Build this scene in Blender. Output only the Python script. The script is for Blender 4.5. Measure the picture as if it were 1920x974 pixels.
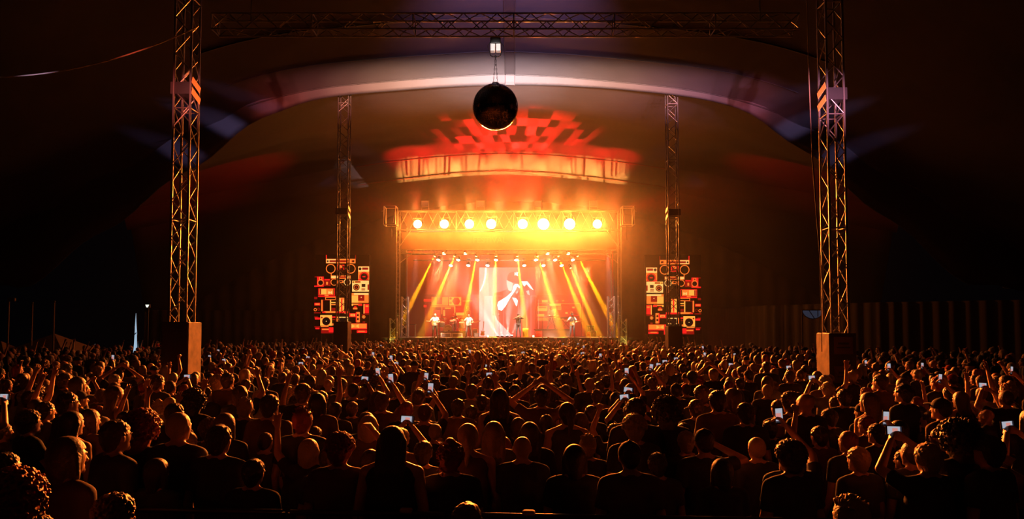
import bpy, bmesh, math, random
import numpy as np
from mathutils import Vector, Matrix

R = math.radians
SC = bpy.context.scene
COL = SC.collection
for _o in list(bpy.data.objects):
    bpy.data.objects.remove(_o)
random.seed(11)

# ------------------------------------------------------------------ camera, world, exposure
FPX, CY, CAMH, TILT = 1216.0, 566.0, 2.65, math.atan(49 / 1216.0)
cd = bpy.data.cameras.new('camera')
cam = bpy.data.objects.new('camera', cd); COL.objects.link(cam)
cam.location = (0, 0, CAMH); cam.rotation_euler = (R(90) + TILT, 0, 0)
cd.sensor_fit = 'HORIZONTAL'; cd.sensor_width = 36.0; cd.lens = 36.0 * FPX / 1920
cd.shift_y = (CY - 487) / 1920.0
cd.clip_end = 400
SC.camera = cam
W = bpy.data.worlds.new('night'); SC.world = W; W.use_nodes = True
W.node_tree.nodes['Background'].inputs[0].default_value = (0.010, 0.012, 0.02, 1)
W.node_tree.nodes['Background'].inputs[1].default_value = 0.03
SC.view_settings.view_transform = 'Standard'; SC.view_settings.look = 'None'
SC.view_settings.exposure = 0.0; SC.view_settings.gamma = 1.0; SC.view_settings.use_curve_mapping = False
SC.cycles.max_bounces = 4; SC.cycles.diffuse_bounces = 1; SC.cycles.glossy_bounces = 2
SC.cycles.transmission_bounces = 2; SC.cycles.volume_bounces = 0; SC.cycles.transparent_max_bounces = 6
SC.cycles.volume_step_rate = 1.0; SC.cycles.volume_max_steps = 64
SC.cycles.sample_clamp_indirect = 4.0

def at(px, py, Y):
    """the point at depth Y that the photograph shows at pixel (px, py)"""
    xc, yc = (px - 960) / FPX, (CY - py) / FPX
    c, s = math.cos(TILT), math.sin(TILT)
    t = Y / (c - yc * s)
    return Vector((t * xc, Y, CAMH + t * (s + yc * c)))

def wx(px, Y): return (px - 960) / FPX * Y
def wz(py, Y): return at(960, py, Y).z

# ------------------------------------------------------------------ lamps: (name, place, target, watts, colour, cone, blend, radius)
def spot(name, loc, tgt, watts, col, cone, blend=0.5, rad=0.1, parent=None):
    l = bpy.data.lights.new(name, 'SPOT'); l.energy = watts; l.color = col
    l.spot_size = R(cone); l.spot_blend = blend; l.shadow_soft_size = rad
    o = bpy.data.objects.new(name, l); COL.objects.link(o)
    o.location = loc
    o.rotation_euler = (Vector(tgt) - Vector(loc)).to_track_quat('-Z', 'Y').to_euler()
    return o

BLIND_W, BLIND_C, BLIND_CONE = 45000.0, (1.0, 0.20, 0.025), 46.0
SPILL_W, SPILL_C = 1000.0, (1.0, 0.225, 0.025)
BLIND_EM = 13.0
BEAM_W, WASH_W, STAGE_W, KEY_W, FOOT_W = 640000.0, 22000.0, 20000.0, 12000.0, 32000.0
CANOPY_W, SIDE_W, PURPLE_W = 420000.0, 60000.0, 6500.0
RED_W, AMBER_W = 80000.0, 26000.0
HAZE_D, HAZE_G = 0.0013, 0.35
HAZE_PUFFS = [((0.5, 52.0, 8.8), (17, 7.5, 12), 0.035), ((8.0, 46, 9), (22, 16, 15), 0.010)]

# ------------------------------------------------------------------ materials
MATS = {}
def mat(name, col, rough=0.6, metal=0.0, emit=None, estr=1.0, noise=None, bump=None, spec=0.5, trans=0.0):
    if name in MATS: return MATS[name]
    m = bpy.data.materials.new(name); m.use_nodes = True
    nt = m.node_tree; b = nt.nodes['Principled BSDF']
    b.inputs['Base Color'].default_value = (*col, 1); b.inputs['Roughness'].default_value = rough
    b.inputs['Metallic'].default_value = metal; b.inputs['Specular IOR Level'].default_value = spec
    if emit:
        b.inputs['Emission Color'].default_value = (*emit, 1); b.inputs['Emission Strength'].default_value = estr
    if noise or bump:
        tc = nt.nodes.new('ShaderNodeTexCoord'); n = nt.nodes.new('ShaderNodeTexNoise')
        n.inputs['Scale'].default_value = (noise or bump)[0]; n.inputs['Detail'].default_value = 5
        nt.links.new(tc.outputs['Object'], n.inputs['Vector'])
        if noise:
            r = nt.nodes.new('ShaderNodeValToRGB')
            lo = tuple(c * (1 - noise[1]) for c in col); hi = tuple(min(1, c * (1 + noise[1])) for c in col)
            r.color_ramp.elements[0].position = 0.3; r.color_ramp.elements[1].position = 0.7
            r.color_ramp.elements[0].color = (*lo, 1); r.color_ramp.elements[1].color = (*hi, 1)
            nt.links.new(n.outputs['Fac'], r.inputs[0]); nt.links.new(r.outputs[0], b.inputs['Base Color'])
        if bump:
            bp = nt.nodes.new('ShaderNodeBump'); bp.inputs['Strength'].default_value = bump[1]
            bp.inputs['Distance'].default_value = bump[2] if len(bump) > 2 else 0.02
            nt.links.new(n.outputs['Fac'], bp.inputs['Height']); nt.links.new(bp.outputs[0], b.inputs['Normal'])
    MATS[name] = m
    return m

def glow(name, col, s):
    """something that gives off light: a lens, a screen pixel area"""
    if name in MATS: return MATS[name]
    m = bpy.data.materials.new(name); m.use_nodes = True; nt = m.node_tree
    b = nt.nodes['Principled BSDF']; b.inputs['Base Color'].default_value = (0.01, 0.01, 0.01, 1)
    b.inputs['Roughness'].default_value = 0.5
    b.inputs['Emission Color'].default_value = (*col, 1); b.inputs['Emission Strength'].default_value = s
    MATS[name] = m
    return m

ALU = mat('truss_aluminium', (0.27, 0.255, 0.24), 0.36, 0.85)
BLK = mat('black_paint', (0.012, 0.012, 0.013), 0.5)
DKM = mat('dark_metal', (0.05, 0.05, 0.055), 0.4, 0.7)
CHROME = mat('chrome', (0.8, 0.8, 0.8), 0.15, 1.0)

# ------------------------------------------------------------------ mesh collector
class MB:
    def __init__(s): s.v = []; s.f = []; s.m = []; s.sm = []
    def add(s, vs, fs, mi=0, smooth=False):
        o = len(s.v); s.v.extend([tuple(p) for p in vs])
        for f in fs:
            s.f.append([i + o for i in f]); s.m.append(mi); s.sm.append(smooth)
        return s
    def box(s, c, size, mi=0, rz=0.0, bev=0.0):
        hx, hy, hz = size[0] / 2, size[1] / 2, size[2] / 2
        if bev <= 0:
            vs = [(x, y, z) for z in (-hz, hz) for x, y in ((-hx, -hy), (hx, -hy), (hx, hy), (-hx, hy))]
            fs = [(3, 2, 1, 0), (4, 5, 6, 7), (0, 1, 5, 4), (1, 2, 6, 5), (2, 3, 7, 6), (3, 0, 4, 7)]
        else:
            bm = bmesh.new(); bmesh.ops.create_cube(bm, size=1)
            for v in bm.verts: v.co = Vector((v.co.x * size[0], v.co.y * size[1], v.co.z * size[2]))
            bmesh.ops.bevel(bm, geom=list(bm.edges), offset=bev, segments=2, affect='EDGES', profile=0.5)
            bm.verts.ensure_lookup_table(); vs = [tuple(v.co) for v in bm.verts]
            fs = [[v.index for v in f.verts] for f in bm.faces]; bm.free()
        ca, sa = math.cos(rz), math.sin(rz)
        return s.add([(c[0] + x * ca - y * sa, c[1] + x * sa + y * ca, c[2] + z) for x, y, z in vs], fs, mi)
    def tube(s, p0, p1, r0, r1=None, seg=6, mi=0, cap=True, smooth=True):
        p0, p1 = Vector(p0), Vector(p1); r1 = r0 if r1 is None else r1
        d = (p1 - p0); 
        if d.length < 1e-6: return s
        d.normalize(); a = d.orthogonal().normalized(); b = d.cross(a)
        vs = []
        for p, r in ((p0, r0), (p1, r1)):
            for k in range(seg):
                t = 2 * math.pi * k / seg; vs.append(p + a * (r * math.cos(t)) + b * (r * math.sin(t)))
        fs = [(k, (k + 1) % seg, seg + (k + 1) % seg, seg + k) for k in range(seg)]
        s.add(vs, fs, mi, smooth)
        if cap: s.add(vs[:seg], [tuple(range(seg))[::-1]], mi); s.add(vs[seg:], [tuple(range(seg))], mi)
        return s
    def path(s, pts, r, seg=6, mi=0):
        for a, b in zip(pts, pts[1:]): s.tube(a, b, r, seg=seg, mi=mi)
        return s
    def lathe(s, prof, c=(0, 0, 0), axis=(0, 0, 1), seg=16, mi=0, smooth=True):
        ax = Vector(axis).normalized(); a = ax.orthogonal().normalized(); b = ax.cross(a); c = Vector(c)
        vs = []; n = len(prof)
        for r, h in prof:
            for k in range(seg):
                t = 2 * math.pi * k / seg; vs.append(c + ax * h + a * (r * math.cos(t)) + b * (r * math.sin(t)))
        fs = [(i * seg + k, i * seg + (k + 1) % seg, (i + 1) * seg + (k + 1) % seg, (i + 1) * seg + k) for i in range(n - 1) for k in range(seg)]
        return s.add(vs, fs, mi, smooth)
    def ball(s, c, r, seg=14, rings=8, mi=0, sq=(1, 1, 1)):
        vs, fs = [], []
        for i in range(rings + 1):
            p = math.pi * i / rings
            for k in range(seg):
                t = 2 * math.pi * k / seg
                vs.append((c[0] + sq[0] * r * math.sin(p) * math.cos(t), c[1] + sq[1] * r * math.sin(p) * math.sin(t), c[2] + sq[2] * r * math.cos(p)))
        for i in range(rings):
            for k in range(seg): fs.append((i * seg + k, (i + 1) * seg + k, (i + 1) * seg + (k + 1) % seg, i * seg + (k + 1) % seg))
        return s.add(vs, fs, mi, True)
    def build(s, name, mats, parent=None, loc=None):
        me = bpy.data.meshes.new(name)
        me.from_pydata([Vector(v) for v in s.v], [], s.f)
        ml = mats if isinstance(mats, (list, tuple)) else [mats]
        for m in ml: me.materials.append(m)
        me.polygons.foreach_set('material_index', s.m); me.polygons.foreach_set('use_smooth', s.sm)
        me.update()
        o = bpy.data.objects.new(name, me); COL.objects.link(o)
        if loc is not None: o.location = loc
        if parent is not None: o.parent = parent
        return o

def tag(o, label, cat, group=None, kind=None):
    o['label'] = label; o['category'] = cat
    if group: o['group'] = group
    if kind: o['kind'] = kind
    return o
def thing(name, label, cat, loc=(0, 0, 0), rz=0.0, group=None):
    o = bpy.data.objects.new(name, None); COL.objects.link(o)
    o.empty_display_size = 0.1
    o.location = loc; o.rotation_euler = (0, 0, rz)
    return tag(o, label, cat, group)
def struct(o, kind='structure'):
    o['kind'] = kind
    return o
def dup(o, parent=None):
    c = o.copy(); COL.objects.link(c); c.parent = parent
    for ch in o.children: dup(ch, c)
    return c
# ------------------------------------------------------------------ ground and tent
g = MB(); g.add([(-70, -12, 0), (70, -12, 0), (70, 80, 0), (-70, 80, 0)], [(0, 1, 2, 3)])
struct(g.build('floor', mat('trampled_ground', (0.03, 0.027, 0.02), 0.95, noise=(1.2, 0.5), bump=(6, 0.5, 0.05))))

CANVAS = mat('tent_canvas', (0.045, 0.041, 0.043), 0.75, noise=(0.35, 0.08), bump=(0.5, 0.25, 0.3), spec=0.2)
def interp(pts, x):
    if x <= pts[0][0]:
        (x0, y0), (x1, y1) = pts[0], pts[1]
    elif x >= pts[-1][0]:
        (x0, y0), (x1, y1) = pts[-2], pts[-1]
    else:
        for (x0, y0), (x1, y1) in zip(pts, pts[1:]):
            if x0 <= x <= x1: break
    return y0 + (y1 - y0) * (x - x0) / (x1 - x0)
def curve(px, Y):
    """arch edge traced as picture points, turned into (x, z) at its own depth, smoothed"""
    w = [(at(a, b, Y).x, at(a, b, Y).z) for a, b in px]
    def z(x):
        return sum(interp(w, x + d) * k for d, k in ((-0.8, .15), (-0.4, .2), (0, .3), (0.4, .2), (0.8, .15)))
    return z
low1 = curve([(370, 308), (420, 272), (480, 229), (530, 204), (590, 187), (650, 178), (740, 171), (840, 163), (940, 160), (1040, 161), (1150, 167), (1260, 178), (1340, 190), (1400, 211), (1450, 239), (1500, 278), (1532, 304)], 29.0)
top1 = curve([(330, 262), (380, 236), (420, 216), (470, 196), (540, 176), (610, 163), (700, 154), (800, 146), (930, 138), (1050, 143), (1160, 153), (1260, 163), (1350, 178), (1420, 197), (1480, 220), (1530, 245), (1580, 275)], 28.8)
low2 = curve([(600, 366), (660, 355), (725, 346), (800, 337), (870, 330), (945, 327), (1030, 331), (1100, 338), (1172, 347), (1240, 356), (1300, 367)], 57.0)
top2 = curve([(600, 322), (660, 310), (725, 300), (800, 292), (870, 287), (945, 284), (1030, 287), (1100, 293), (1172, 301), (1240, 311), (1300, 322)], 56.0)
EDGE = 34.0
def floorz(z, x, lo=4.2):
    e = abs(x) / EDGE
    return max(z, lo + 0.6 * max(0, 1 - e))
def prof(z0, drop): return lambda x: z0 - drop * (abs(x) / EDGE) ** 1.6
secs = [(-11.0, prof(11.5, 7)), (2.0, prof(14.3, 9.5)), (14.0, prof(15.2, 10.5)), (20.0, lambda x: top1(x) + 0.75), (23.5, lambda x: top1(x) + 0.36),
        (26.0, lambda x: top1(x) + 0.15), (28.0, lambda x: top1(x) + 0.035), (28.78, lambda x: top1(x) + 0.003), (28.8, top1), (28.806, lambda x: top1(x) * 0.96 + low1(x) * 0.04), (28.84, lambda x: top1(x) * 0.72 + low1(x) * 0.28),
        (28.91, lambda x: top1(x) * 0.33 + low1(x) * 0.67), (29.0, low1),
        (29.08, lambda x: low1(x) + 1.2), (29.6, lambda x: low1(x) + 2.6), (32.0, lambda x: 16.9 - 0.011 * x * x), (40.0, lambda x: 17.6 - 0.012 * x * x), (50.0, lambda x: top2(x) + 0.35), (54.5, lambda x: top2(x) + 0.1), (55.9, lambda x: top2(x) + 0.01),
        (56.0, top2), (56.03, lambda x: top2(x) * 0.96 + low2(x) * 0.04), (56.6, lambda x: top2(x) * 0.55 + low2(x) * 0.45), (57.0, low2), (57.1, lambda x: low2(x) + 1.6), (60.0, lambda x: 17.4 - 0.012 * x * x), (66.0, lambda x: 15.5 - 0.010 * x * x)]
NX = 120
xs = [-EDGE + 2 * EDGE * i / NX for i in range(NX + 1)]
vs = []; fs = []
for j, (Y, fz) in enumerate(secs):
    for x in xs:
        wob = 0.0
        if 27 < Y < 29.05 and abs(x) > 9: wob = 0.16 * math.sin(x * 1.7 + Y * 4.0) * min(1, (abs(x) - 9) / 4)
        vs.append((x, Y, floorz(fz(x), x) + wob))
for j in range(len(secs) - 1):
    for i in range(NX):
        a = j * (NX + 1) + i; fs.append((a, a + NX + 1, a + NX + 2, a + 1))
tent = MB(); tent.add(vs, fs, 0, True)
ceiling = struct(tent.build('ceiling', CANVAS))
# seams of the canvas in front of the bright edge: thin welded strips that follow the canopy
SEAM = mat('canvas_seam', (0.012, 0.011, 0.012), 0.7)
def canopy_z(x, Y):
    for (Y0, f0), (Y1, f1) in zip(secs, secs[1:]):
        if Y0 <= Y <= Y1:
            k = (Y - Y0) / (Y1 - Y0); return floorz(f0(x), x) * (1 - k) + floorz(f1(x), x) * k
    return 10
seam = MB()
for Ys in (24.0, 26.6, 28.78):
    seam.path([(x * 0.35, Ys, canopy_z(x * 0.35, Ys) - 0.03) for x in xs], 0.03, 4)
struct(seam.build('trim_1', SEAM))
for j, (Ys, k) in enumerate(((56.1, 0.9), (56.88, 0.12))):
    seam2 = MB(); seam2.path([(x * 0.4, 57.0 - (0.88 if k > .5 else 0.2) - 0.05, top2(x * 0.4) * k + low2(x * 0.4) * (1 - k)) for x in xs], 0.045, 4)
    struct(seam2.build('trim_%d' % (j + 3), mat('red_binding', (0.10, 0.006, 0.005), 0.7)))
strap = MB()
for dx in (0.0, 0.42):
    strap.path([(-0.30 + dx, Y, canopy_z(0, Y) - 0.03) for Y in (22, 23.5, 26, 28.0, 28.8, 28.84, 28.91, 28.98)], 0.03, 4)
strap.add([(-0.30 + d, Y, canopy_z(0, Y) - 0.015) for Y in (22, 23.5, 26, 28.0, 28.8, 28.84, 28.91, 28.98) for d in (0, 0.42)],
          [(2 * i, 2 * i + 1, 2 * i + 3, 2 * i + 2) for i in range(7)], 0)
struct(strap.build('trim_2', mat('canvas_strip', (0.022, 0.018, 0.02), 0.7)))

def drape(name, pts, z0, z1, m, amp=0.12, per=0.7):
    """a hanging wall of canvas with real folds, following a ground line; z1 may be a function of (x, y)"""
    mb = MB(); P = []
    for (xa, ya), (xb, yb) in zip(pts, pts[1:]):
        L = math.hypot(xb - xa, yb - ya); n = max(2, int(L / 0.16))
        nx, ny = -(yb - ya) / L, (xb - xa) / L
        for k in range(n):
            t = k / n; w = amp * (math.sin(2 * math.pi * t * L / per) + 0.5 * math.sin(2 * math.pi * t * L / per * 0.37 + 1.3))
            P.append((xa + (xb - xa) * t + nx * w, ya + (yb - ya) * t + ny * w))
    vs = []
    for x, y in P:
        zt = z1(x, y) if callable(z1) else z1
        vs += [(x, y, z0), (x, y, zt)]
    mb.add(vs, [(2 * i, 2 * i + 2, 2 * i + 3, 2 * i + 1) for i in range(len(P) - 1)], 0, True)
    return struct(mb.build(name, m))
WALLC = mat('dark_drape', (0.035, 0.028, 0.028), 0.9, noise=(0.8, 0.3))
drape('wall_back', [(-34, 65.8), (34, 65.8)], 0, lambda x, y: canopy_z(x, 65.8), WALLC, 0.1, 1.6)
drape('wall_right', [(15.5, 62), (19, 48), (24, 42), (34, 36)], 0, 4.3, mat('side_drape', (0.022, 0.017, 0.017), 0.9), 0.14, 0.8)
drape('wall_left', [(-34, 60), (-15.5, 64)], 0, 4.3, WALLC, 0.12, 0.9)

# ------------------------------------------------------------------ trusses
def truss(parent, p0, p1, w, d, rch=0.026, rbr=0.013, step=None, up=(0, 1, 0), panels=4):
    """box truss from p0 to p1 (local): four chords, a lattice on each face"""
    p0, p1 = Vector(p0), Vector(p1); ax = (p1 - p0); L = ax.length; ax.normalize()
    b = Vector(up); a = ax.cross(b).normalized(); b = a.cross(ax).normalized()
    cs = [a * (sx * w / 2) + b * (sy * d / 2) for sx, sy in ((-1, -1), (1, -1), (1, 1), (-1, 1))]
    for c in cs:
        MB().tube(p0 + c, p1 + c, rch, seg=8).build('chord', ALU, parent)
    for k in range(panels):
        c0, c1 = cs[k], cs[(k + 1) % 4]
        st = step or (c1 - c0).length * 1.15
        n = max(2, round(L / st)); m = MB()
        for i in range(n):
            q0, q1 = p0 + ax * (L * i / n), p0 + ax * (L * (i + 1) / n)
            m.tube(q0 + (c0 if i % 2 == 0 else c1), q1 + (c1 if i % 2 == 0 else c0), rbr, seg=5, cap=False)
            if i % 6 == 0: m.tube(q0 + c0, q0 + c1, rbr * 1.2, seg=5, cap=False)
        m.build('lattice', ALU, parent)

PLY = mat('weathered_plywood', (0.125, 0.07, 0.035), 0.8, noise=(3.5, 0.55), bump=(8, 0.4, 0.01))
OGE = mat('orange_webbing', (0.75, 0.36, 0.10), 0.6)
POSTER = mat('faded_poster', (0.10, 0.055, 0.04), 0.8)
def mast(label, px, Y, w, d, ztop, bw, bd, btop, tabs, side, posters=False):
    X = wx(px, Y)
    t = thing('truss_tower', label, 'tower', (X, Y, 0))
    truss(t, (0, 0, btop - 0.25), (0, 0, ztop), w, d, 0.030, 0.016, 0.47)
    b = MB(); b.box((0, 0, btop / 2), (bw, bd, btop), 0, bev=0.015)
    blk = b.build('ballast_cladding', BLK, t)
    s = MB(); s.box((side * (bw / 2 + 0.009), 0, btop / 2), (0.018, bd - 0.02, btop - 0.02), 0)
    s.box((side * (bw / 2 + 0.02), -0.1, btop * 0.42), (0.02, 0.12, 0.2), 1)
    s.build('plywood_sheet', [PLY, BLK], blk)
    if posters:
        for zc, h in ((btop - 0.30, 0.42), (btop - 1.0, 0.40)):
            p = MB(); p.box((0.0, -bd / 2 - 0.008, zc), (bw * 0.72, 0.012, h), 0, bev=0.004)
            p.box((0, -bd / 2 - 0.016, zc + 0.05), (bw * 0.4, 0.006, 0.05), 1); p.box((0, -bd / 2 - 0.016, zc - 0.05), (bw * 0.5, 0.006, 0.03), 1)
            p.build('poster', [POSTER, BLK], blk)
    for z in tabs:
        q = MB(); q.box((side * (w / 2 + 0.04), 0, z), (0.012, d * 1.02, 0.16), 0)
        ob = q.build('strap_pad', OGE, t); ob.rotation_euler = (R(-18) , 0, 0); ob.location = (0, z * math.sin(R(-18)) * 1.0, z - z * math.cos(R(18)))
    c = MB(); c.box((-side * 0.05, 0, tabs[0] - 0.15 if tabs else 5), (w * 1.12, d * 1.1, 0.30), 0); c.build('sleeve_block', BLK, t)
    return t
zt = 15.0
mast('aluminium truss tower with black ballast block and plywood side, far left of the stage', 341, 16.0, 0.41, 0.42, zt, 0.64, 0.66, 2.79, (8.72, 8.44), 1)
mast('aluminium truss tower with two dull posters on its black ballast block', 1567, 16.0, 0.41, 0.42, zt, 0.64, 0.66, 2.52, (8.58, 8.26), -1, True)
mast('distant truss tower rising in front of the video screen beside the guitarists', 642, 32.0, 0.50, 0.46, 16.6, 0.68, 0.7, 2.95, (8.55, 8.2), 1)
mast('distant truss tower rising in front of the video screen beside the stage flight cases', 1263, 32.0, 0.50, 0.46, 16.6, 0.68, 0.7, 2.72, (8.5, 8.15), -1)

# the beam between the front towers, its hoist and the mirror ball
BY = 16.0
bz0, bz1 = wz(58, BY), wz(29, BY)
bx0, bx1 = wx(390, BY), wx(1505, BY)
beam = thing('truss_beam', 'long horizontal aluminium truss hanging above the mirror ball', 'truss', (0, BY, (bz0 + bz1) / 2))
truss(beam, (bx0, 0.1, 0), (bx1, 0.1, 0), 0.43, bz1 - bz0, 0.024, 0.014, 0.42, up=(0, 0, 1))
for sx in (bx0 + 0.9, bx1 - 0.9):
    MB().tube((sx, 0.1, 0.1), (sx, 0.1, 4.3), 0.012).build('hanging_wire', DKM, beam)
for sx in (bx0, bx1):
    e = MB(); e.tube((sx, -0.11, -0.18), (sx, 0.31, 0.18), 0.014); e.tube((sx, 0.31, -0.18), (sx, -0.11, 0.18), 0.014); e.build('end_frame', ALU, beam)

BC = at(929, 201, BY + 0.15); BRAD = 43.5 / FPX * BY
HZ = wz(78, BY)
hoist = thing('chain_hoist', 'white chain hoist clamped under the truss beam', 'hoist', (BC.x, BC.y, HZ))
h = MB(); h.box((0, 0, 0.06), (0.26, 0.22, 0.16), 0, bev=0.02); h.build('bracket', BLK, hoist)
for s in (-1, 1):
    MB().box((s * 0.07, 0, -0.10), (0.115, 0.16, 0.19), 0, bev=0.012).build('motor_housing', mat('white_enamel', (0.78, 0.74, 0.72), 0.4), hoist)
h = MB()
for s in (-1, 1): h.path([(s * 0.10, 0, 0.1), (s * 0.20, 0, -0.05), (s * 0.12, 0, -0.3), (s * 0.05, 0, -0.33), (0, 0, -0.30)], 0.01)
h.build('hook_arm', BLK, hoist)
ball = thing('mirror_ball', 'large dark mirror ball hanging from the truss beam on a chain', 'mirror ball', (BC.x, BC.y, BC.z))
nt_ball = mat('mirror_tiles', (0.30, 0.26, 0.23), 0.22, 1.0)
mb = MB(); seg, rings = 64, 40
for i in range(rings):
    p0, p1 = math.pi * i / rings, math.pi * (i + 1) / rings
    n = max(6, int(seg * math.sin((p0 + p1) / 2)))
    for k in range(n):
        t0, t1 = 2 * math.pi * k / n, 2 * math.pi * (k + 1) / n; g0 = 0.04
        q = []
        for (p, t) in ((p0 + g0 * (p1 - p0), t0 + g0 * (t1 - t0)), (p1 - g0 * (p1 - p0), t0 + g0 * (t1 - t0)), (p1 - g0 * (p1 - p0), t1 - g0 * (t1 - t0)), (p0 + g0 * (p1 - p0), t1 - g0 * (t1 - t0))):
            q.append(Vector((math.sin(p) * math.cos(t), math.sin(p) * math.sin(t), math.cos(p))) * BRAD)
        c = sum(q, Vector()) / 4; nn = c.normalized(); ja, jb = random.gauss(0, .03), random.gauss(0, .03)
        ta = nn.orthogonal().normalized(); tb = nn.cross(ta)
        q = [v + nn * (ja * (v - c).dot(ta) + jb * (v - c).dot(tb)) for v in q]
        mb.add(q, [(0, 1, 2, 3)], 0)
tiles = mb.build('mirror_tiles', nt_ball, ball)
MB().ball((0, 0, 0), BRAD * 0.985, 32, 20).build('core', BLK, tiles)
ch = MB(); top = HZ - 0.28 - BC.z
for s in (-1, 1):
    z = BRAD * 0.97; k = 0
    while z < top:
        z2 = min(top, z + 0.055); f0, f1 = 1 - (z - BRAD) / (top - BRAD), 1 - (z2 - BRAD) / (top - BRAD)
        x0, x1 = s * 0.055 * f0, s * 0.055 * f1; a = 0.011 if k % 2 else 0.0; b_ = 0.0 if k % 2 else 0.011
        for sg in (-1, 1): ch.tube((x0 + sg * a, sg * b_, z), (x1 + sg * a, sg * b_, z2), 0.005, seg=5)
        z = z2; k += 1
ch.build('chain', DKM, ball)
MB().lathe([(0.0, BRAD + 0.05), (0.09, BRAD + 0.04), (0.12, BRAD - 0.01), (0.0, BRAD - 0.01)], seg=16).build('cap', DKM, ball)

# cables
def sag(p0, p1, d, n=24):
    p0, p1 = Vector(p0), Vector(p1)
    return [p0.lerp(p1, i / n) - Vector((0, 0, d * 4 * (i / n) * (1 - i / n))) for i in range(n + 1)]
cb = MB(); pA = at(371, 50, 15.7); pB = at(-330, 92, 15.0)
cb.path(sag(pA, pB, 0.95, 40), 0.015, 6)
tag(cb.build('cable', mat('pale_rope', (0.55, 0.42, 0.26), 0.9)), 'thin pale cable sagging from the tower into the dark outside', 'cable')
cb = MB(); cb.path([at(1512, -40, 15.6), at(1517, 150, 15.6), at(1523, 300, 15.6), at(1532, 420, 15.6), at(1541, 520, 15.6), at(1545, 560, 15.7)], 0.012)
cb.path([at(1524, 290, 15.6), at(1530, 380, 15.65), at(1537, 470, 15.7), at(1540, 600, 15.75), at(1541, 660, 15.75)], 0.009)
tag(cb.build('rigging_rope', mat('brown_rope', (0.10, 0.06, 0.04), 0.9)), 'slack rigging rope running down beside the tower with posters', 'rope')
# ------------------------------------------------------------------ stage
SF = 48.0                                   # depth of the stage front
DZ = 1.92
STEEL = mat('stage_steel', (0.45, 0.42, 0.40), 0.4, 0.8)
DECK = mat('stage_deck', (0.03, 0.028, 0.028), 0.55, noise=(2, 0.3))
sxl, sxr = -9.6, 9.3
stage = thing('stage', 'wide concert stage with black skirt below the row of bright lamps', 'stage', (0, 0, 0))
d = MB(); d.box(((sxl + sxr) / 2, 52.3, DZ - 0.08), (sxr - sxl, 9.4, 0.16), 0, bev=0.01); d.build('deck', DECK, stage)
d = MB(); n = 90
vs = []
for i in range(n + 1):
    x = sxl + (sxr - sxl) * i / n; vs += [(x, 47.66 + 0.03 * math.sin(i * 1.9), 0), (x, 47.66 + 0.02 * math.sin(i * 1.9), DZ - 0.16)]
d.add(vs, [(2 * i, 2 * i + 2, 2 * i + 3, 2 * i + 1) for i in range(n)], 0, True); d.build('skirt', BLK, stage)
rt, rb, rf = wz(397, SF), wz(432, SF), wz(472, SF)
xl, xr = wx(747, SF), wx(1161, SF)
rm = mat('roof_skin', (0.06, 0.05, 0.05), 0.7)
d = MB(); cx = (xl + xr) / 2
d.add([(xl, 48.2, rt + .05), (xr, 48.2, rt + .05), (xr, 56.2, rt - 1.2), (xl, 56.2, rt - 1.2), (xl, 48.2, rt + .15), (xr, 48.2, rt + .15), (xr, 56.2, rt - 1.05), (xl, 56.2, rt - 1.05)],
      [(3, 2, 1, 0), (4, 5, 6, 7), (0, 1, 5, 4), (1, 2, 6, 5), (2, 3, 7, 6), (3, 0, 4, 7)]); d.build('roof', rm, stage)
for x, nm in ((xl - 0.05, 'a'), (xr + 0.05, 'b')):
    c = thing('x', '', ''); bpy.data.objects.remove(c)
    for Y in (48.0, 55.8):
        e = bpy.data.objects.new('corner_leg', None); COL.objects.link(e); e.parent = stage; e.location = (x, Y, 0)
        if Y < 50:
            truss(e, (0, 0, 0), (0, 0, rt), 0.24, 0.24, 0.024, 0.013, 0.3)
        else:
            MB().tube((0, 0, 0), (0, 0, rt - 1.2), 0.06).build('chord', STEEL, e)
    for Y in (52.0,):
        MB().tube((x, Y, DZ), (x, Y, rt - 0.6), 0.05).build('post', STEEL, stage)
hd = bpy.data.objects.new('header_truss', None); COL.objects.link(hd); hd.parent = stage; hd.location = (0, SF, (rt + rb) / 2)
truss(hd, (xl, 0, 0), (xr, 0, 0), 0.5, rt - rb, 0.03, 0.016, 0.7, up=(0, 0, 1))
lt = bpy.data.objects.new('lower_truss', None); COL.objects.link(lt); lt.parent = stage; lt.location = (0, SF + 0.1, rf)
truss(lt, (xl, 0, 0), (xr, 0, 0), 0.3, 0.28, 0.022, 0.012, 0.4, up=(0, 0, 1))
for sx in (-1, 1):
    x = xl if sx < 0 else xr
    MB().tube((x, SF, rf - 0.9), (x - sx * 1.2, SF, rf), 0.03).build('brace', STEEL, stage)
    MB().tube((x, SF, rb - 1.3), (x - sx * 0.9, SF, rb), 0.03).build('brace', STEEL, stage)
# printed banner between the two trusses
FASC = mat('banner_cloth', (0.12, 0.08, 0.055), 0.85, noise=(1.5, 0.15))
ban = MB(); ban.box((cx, SF + 0.02, (rb + rf) / 2), (xr - xl - 0.4, 0.03, rb - rf - 0.25), 0)
banner = ban.build('banner', FASC); tag(banner, 'wide cloth banner with faint lettering under the row of bright lamps', 'banner')
def text(body, size, loc, rot, m, parent, name='lettering', ext=0.004):
    cu = bpy.data.curves.new(name, 'FONT'); cu.body = body; cu.size = size; cu.align_x = 'CENTER'; cu.align_y = 'CENTER'; cu.extrude = ext
    o = bpy.data.objects.new(name, cu); COL.objects.link(o)
    dg = bpy.context.evaluated_depsgraph_get(); me = bpy.data.meshes.new_from_object(o.evaluated_get(dg))
    bpy.data.objects.remove(o)
    o = bpy.data.objects.new(name, me); COL.objects.link(o); me.materials.clear(); me.materials.append(m)
    o.location = loc; o.rotation_euler = rot; o.parent = parent
    return o
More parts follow.
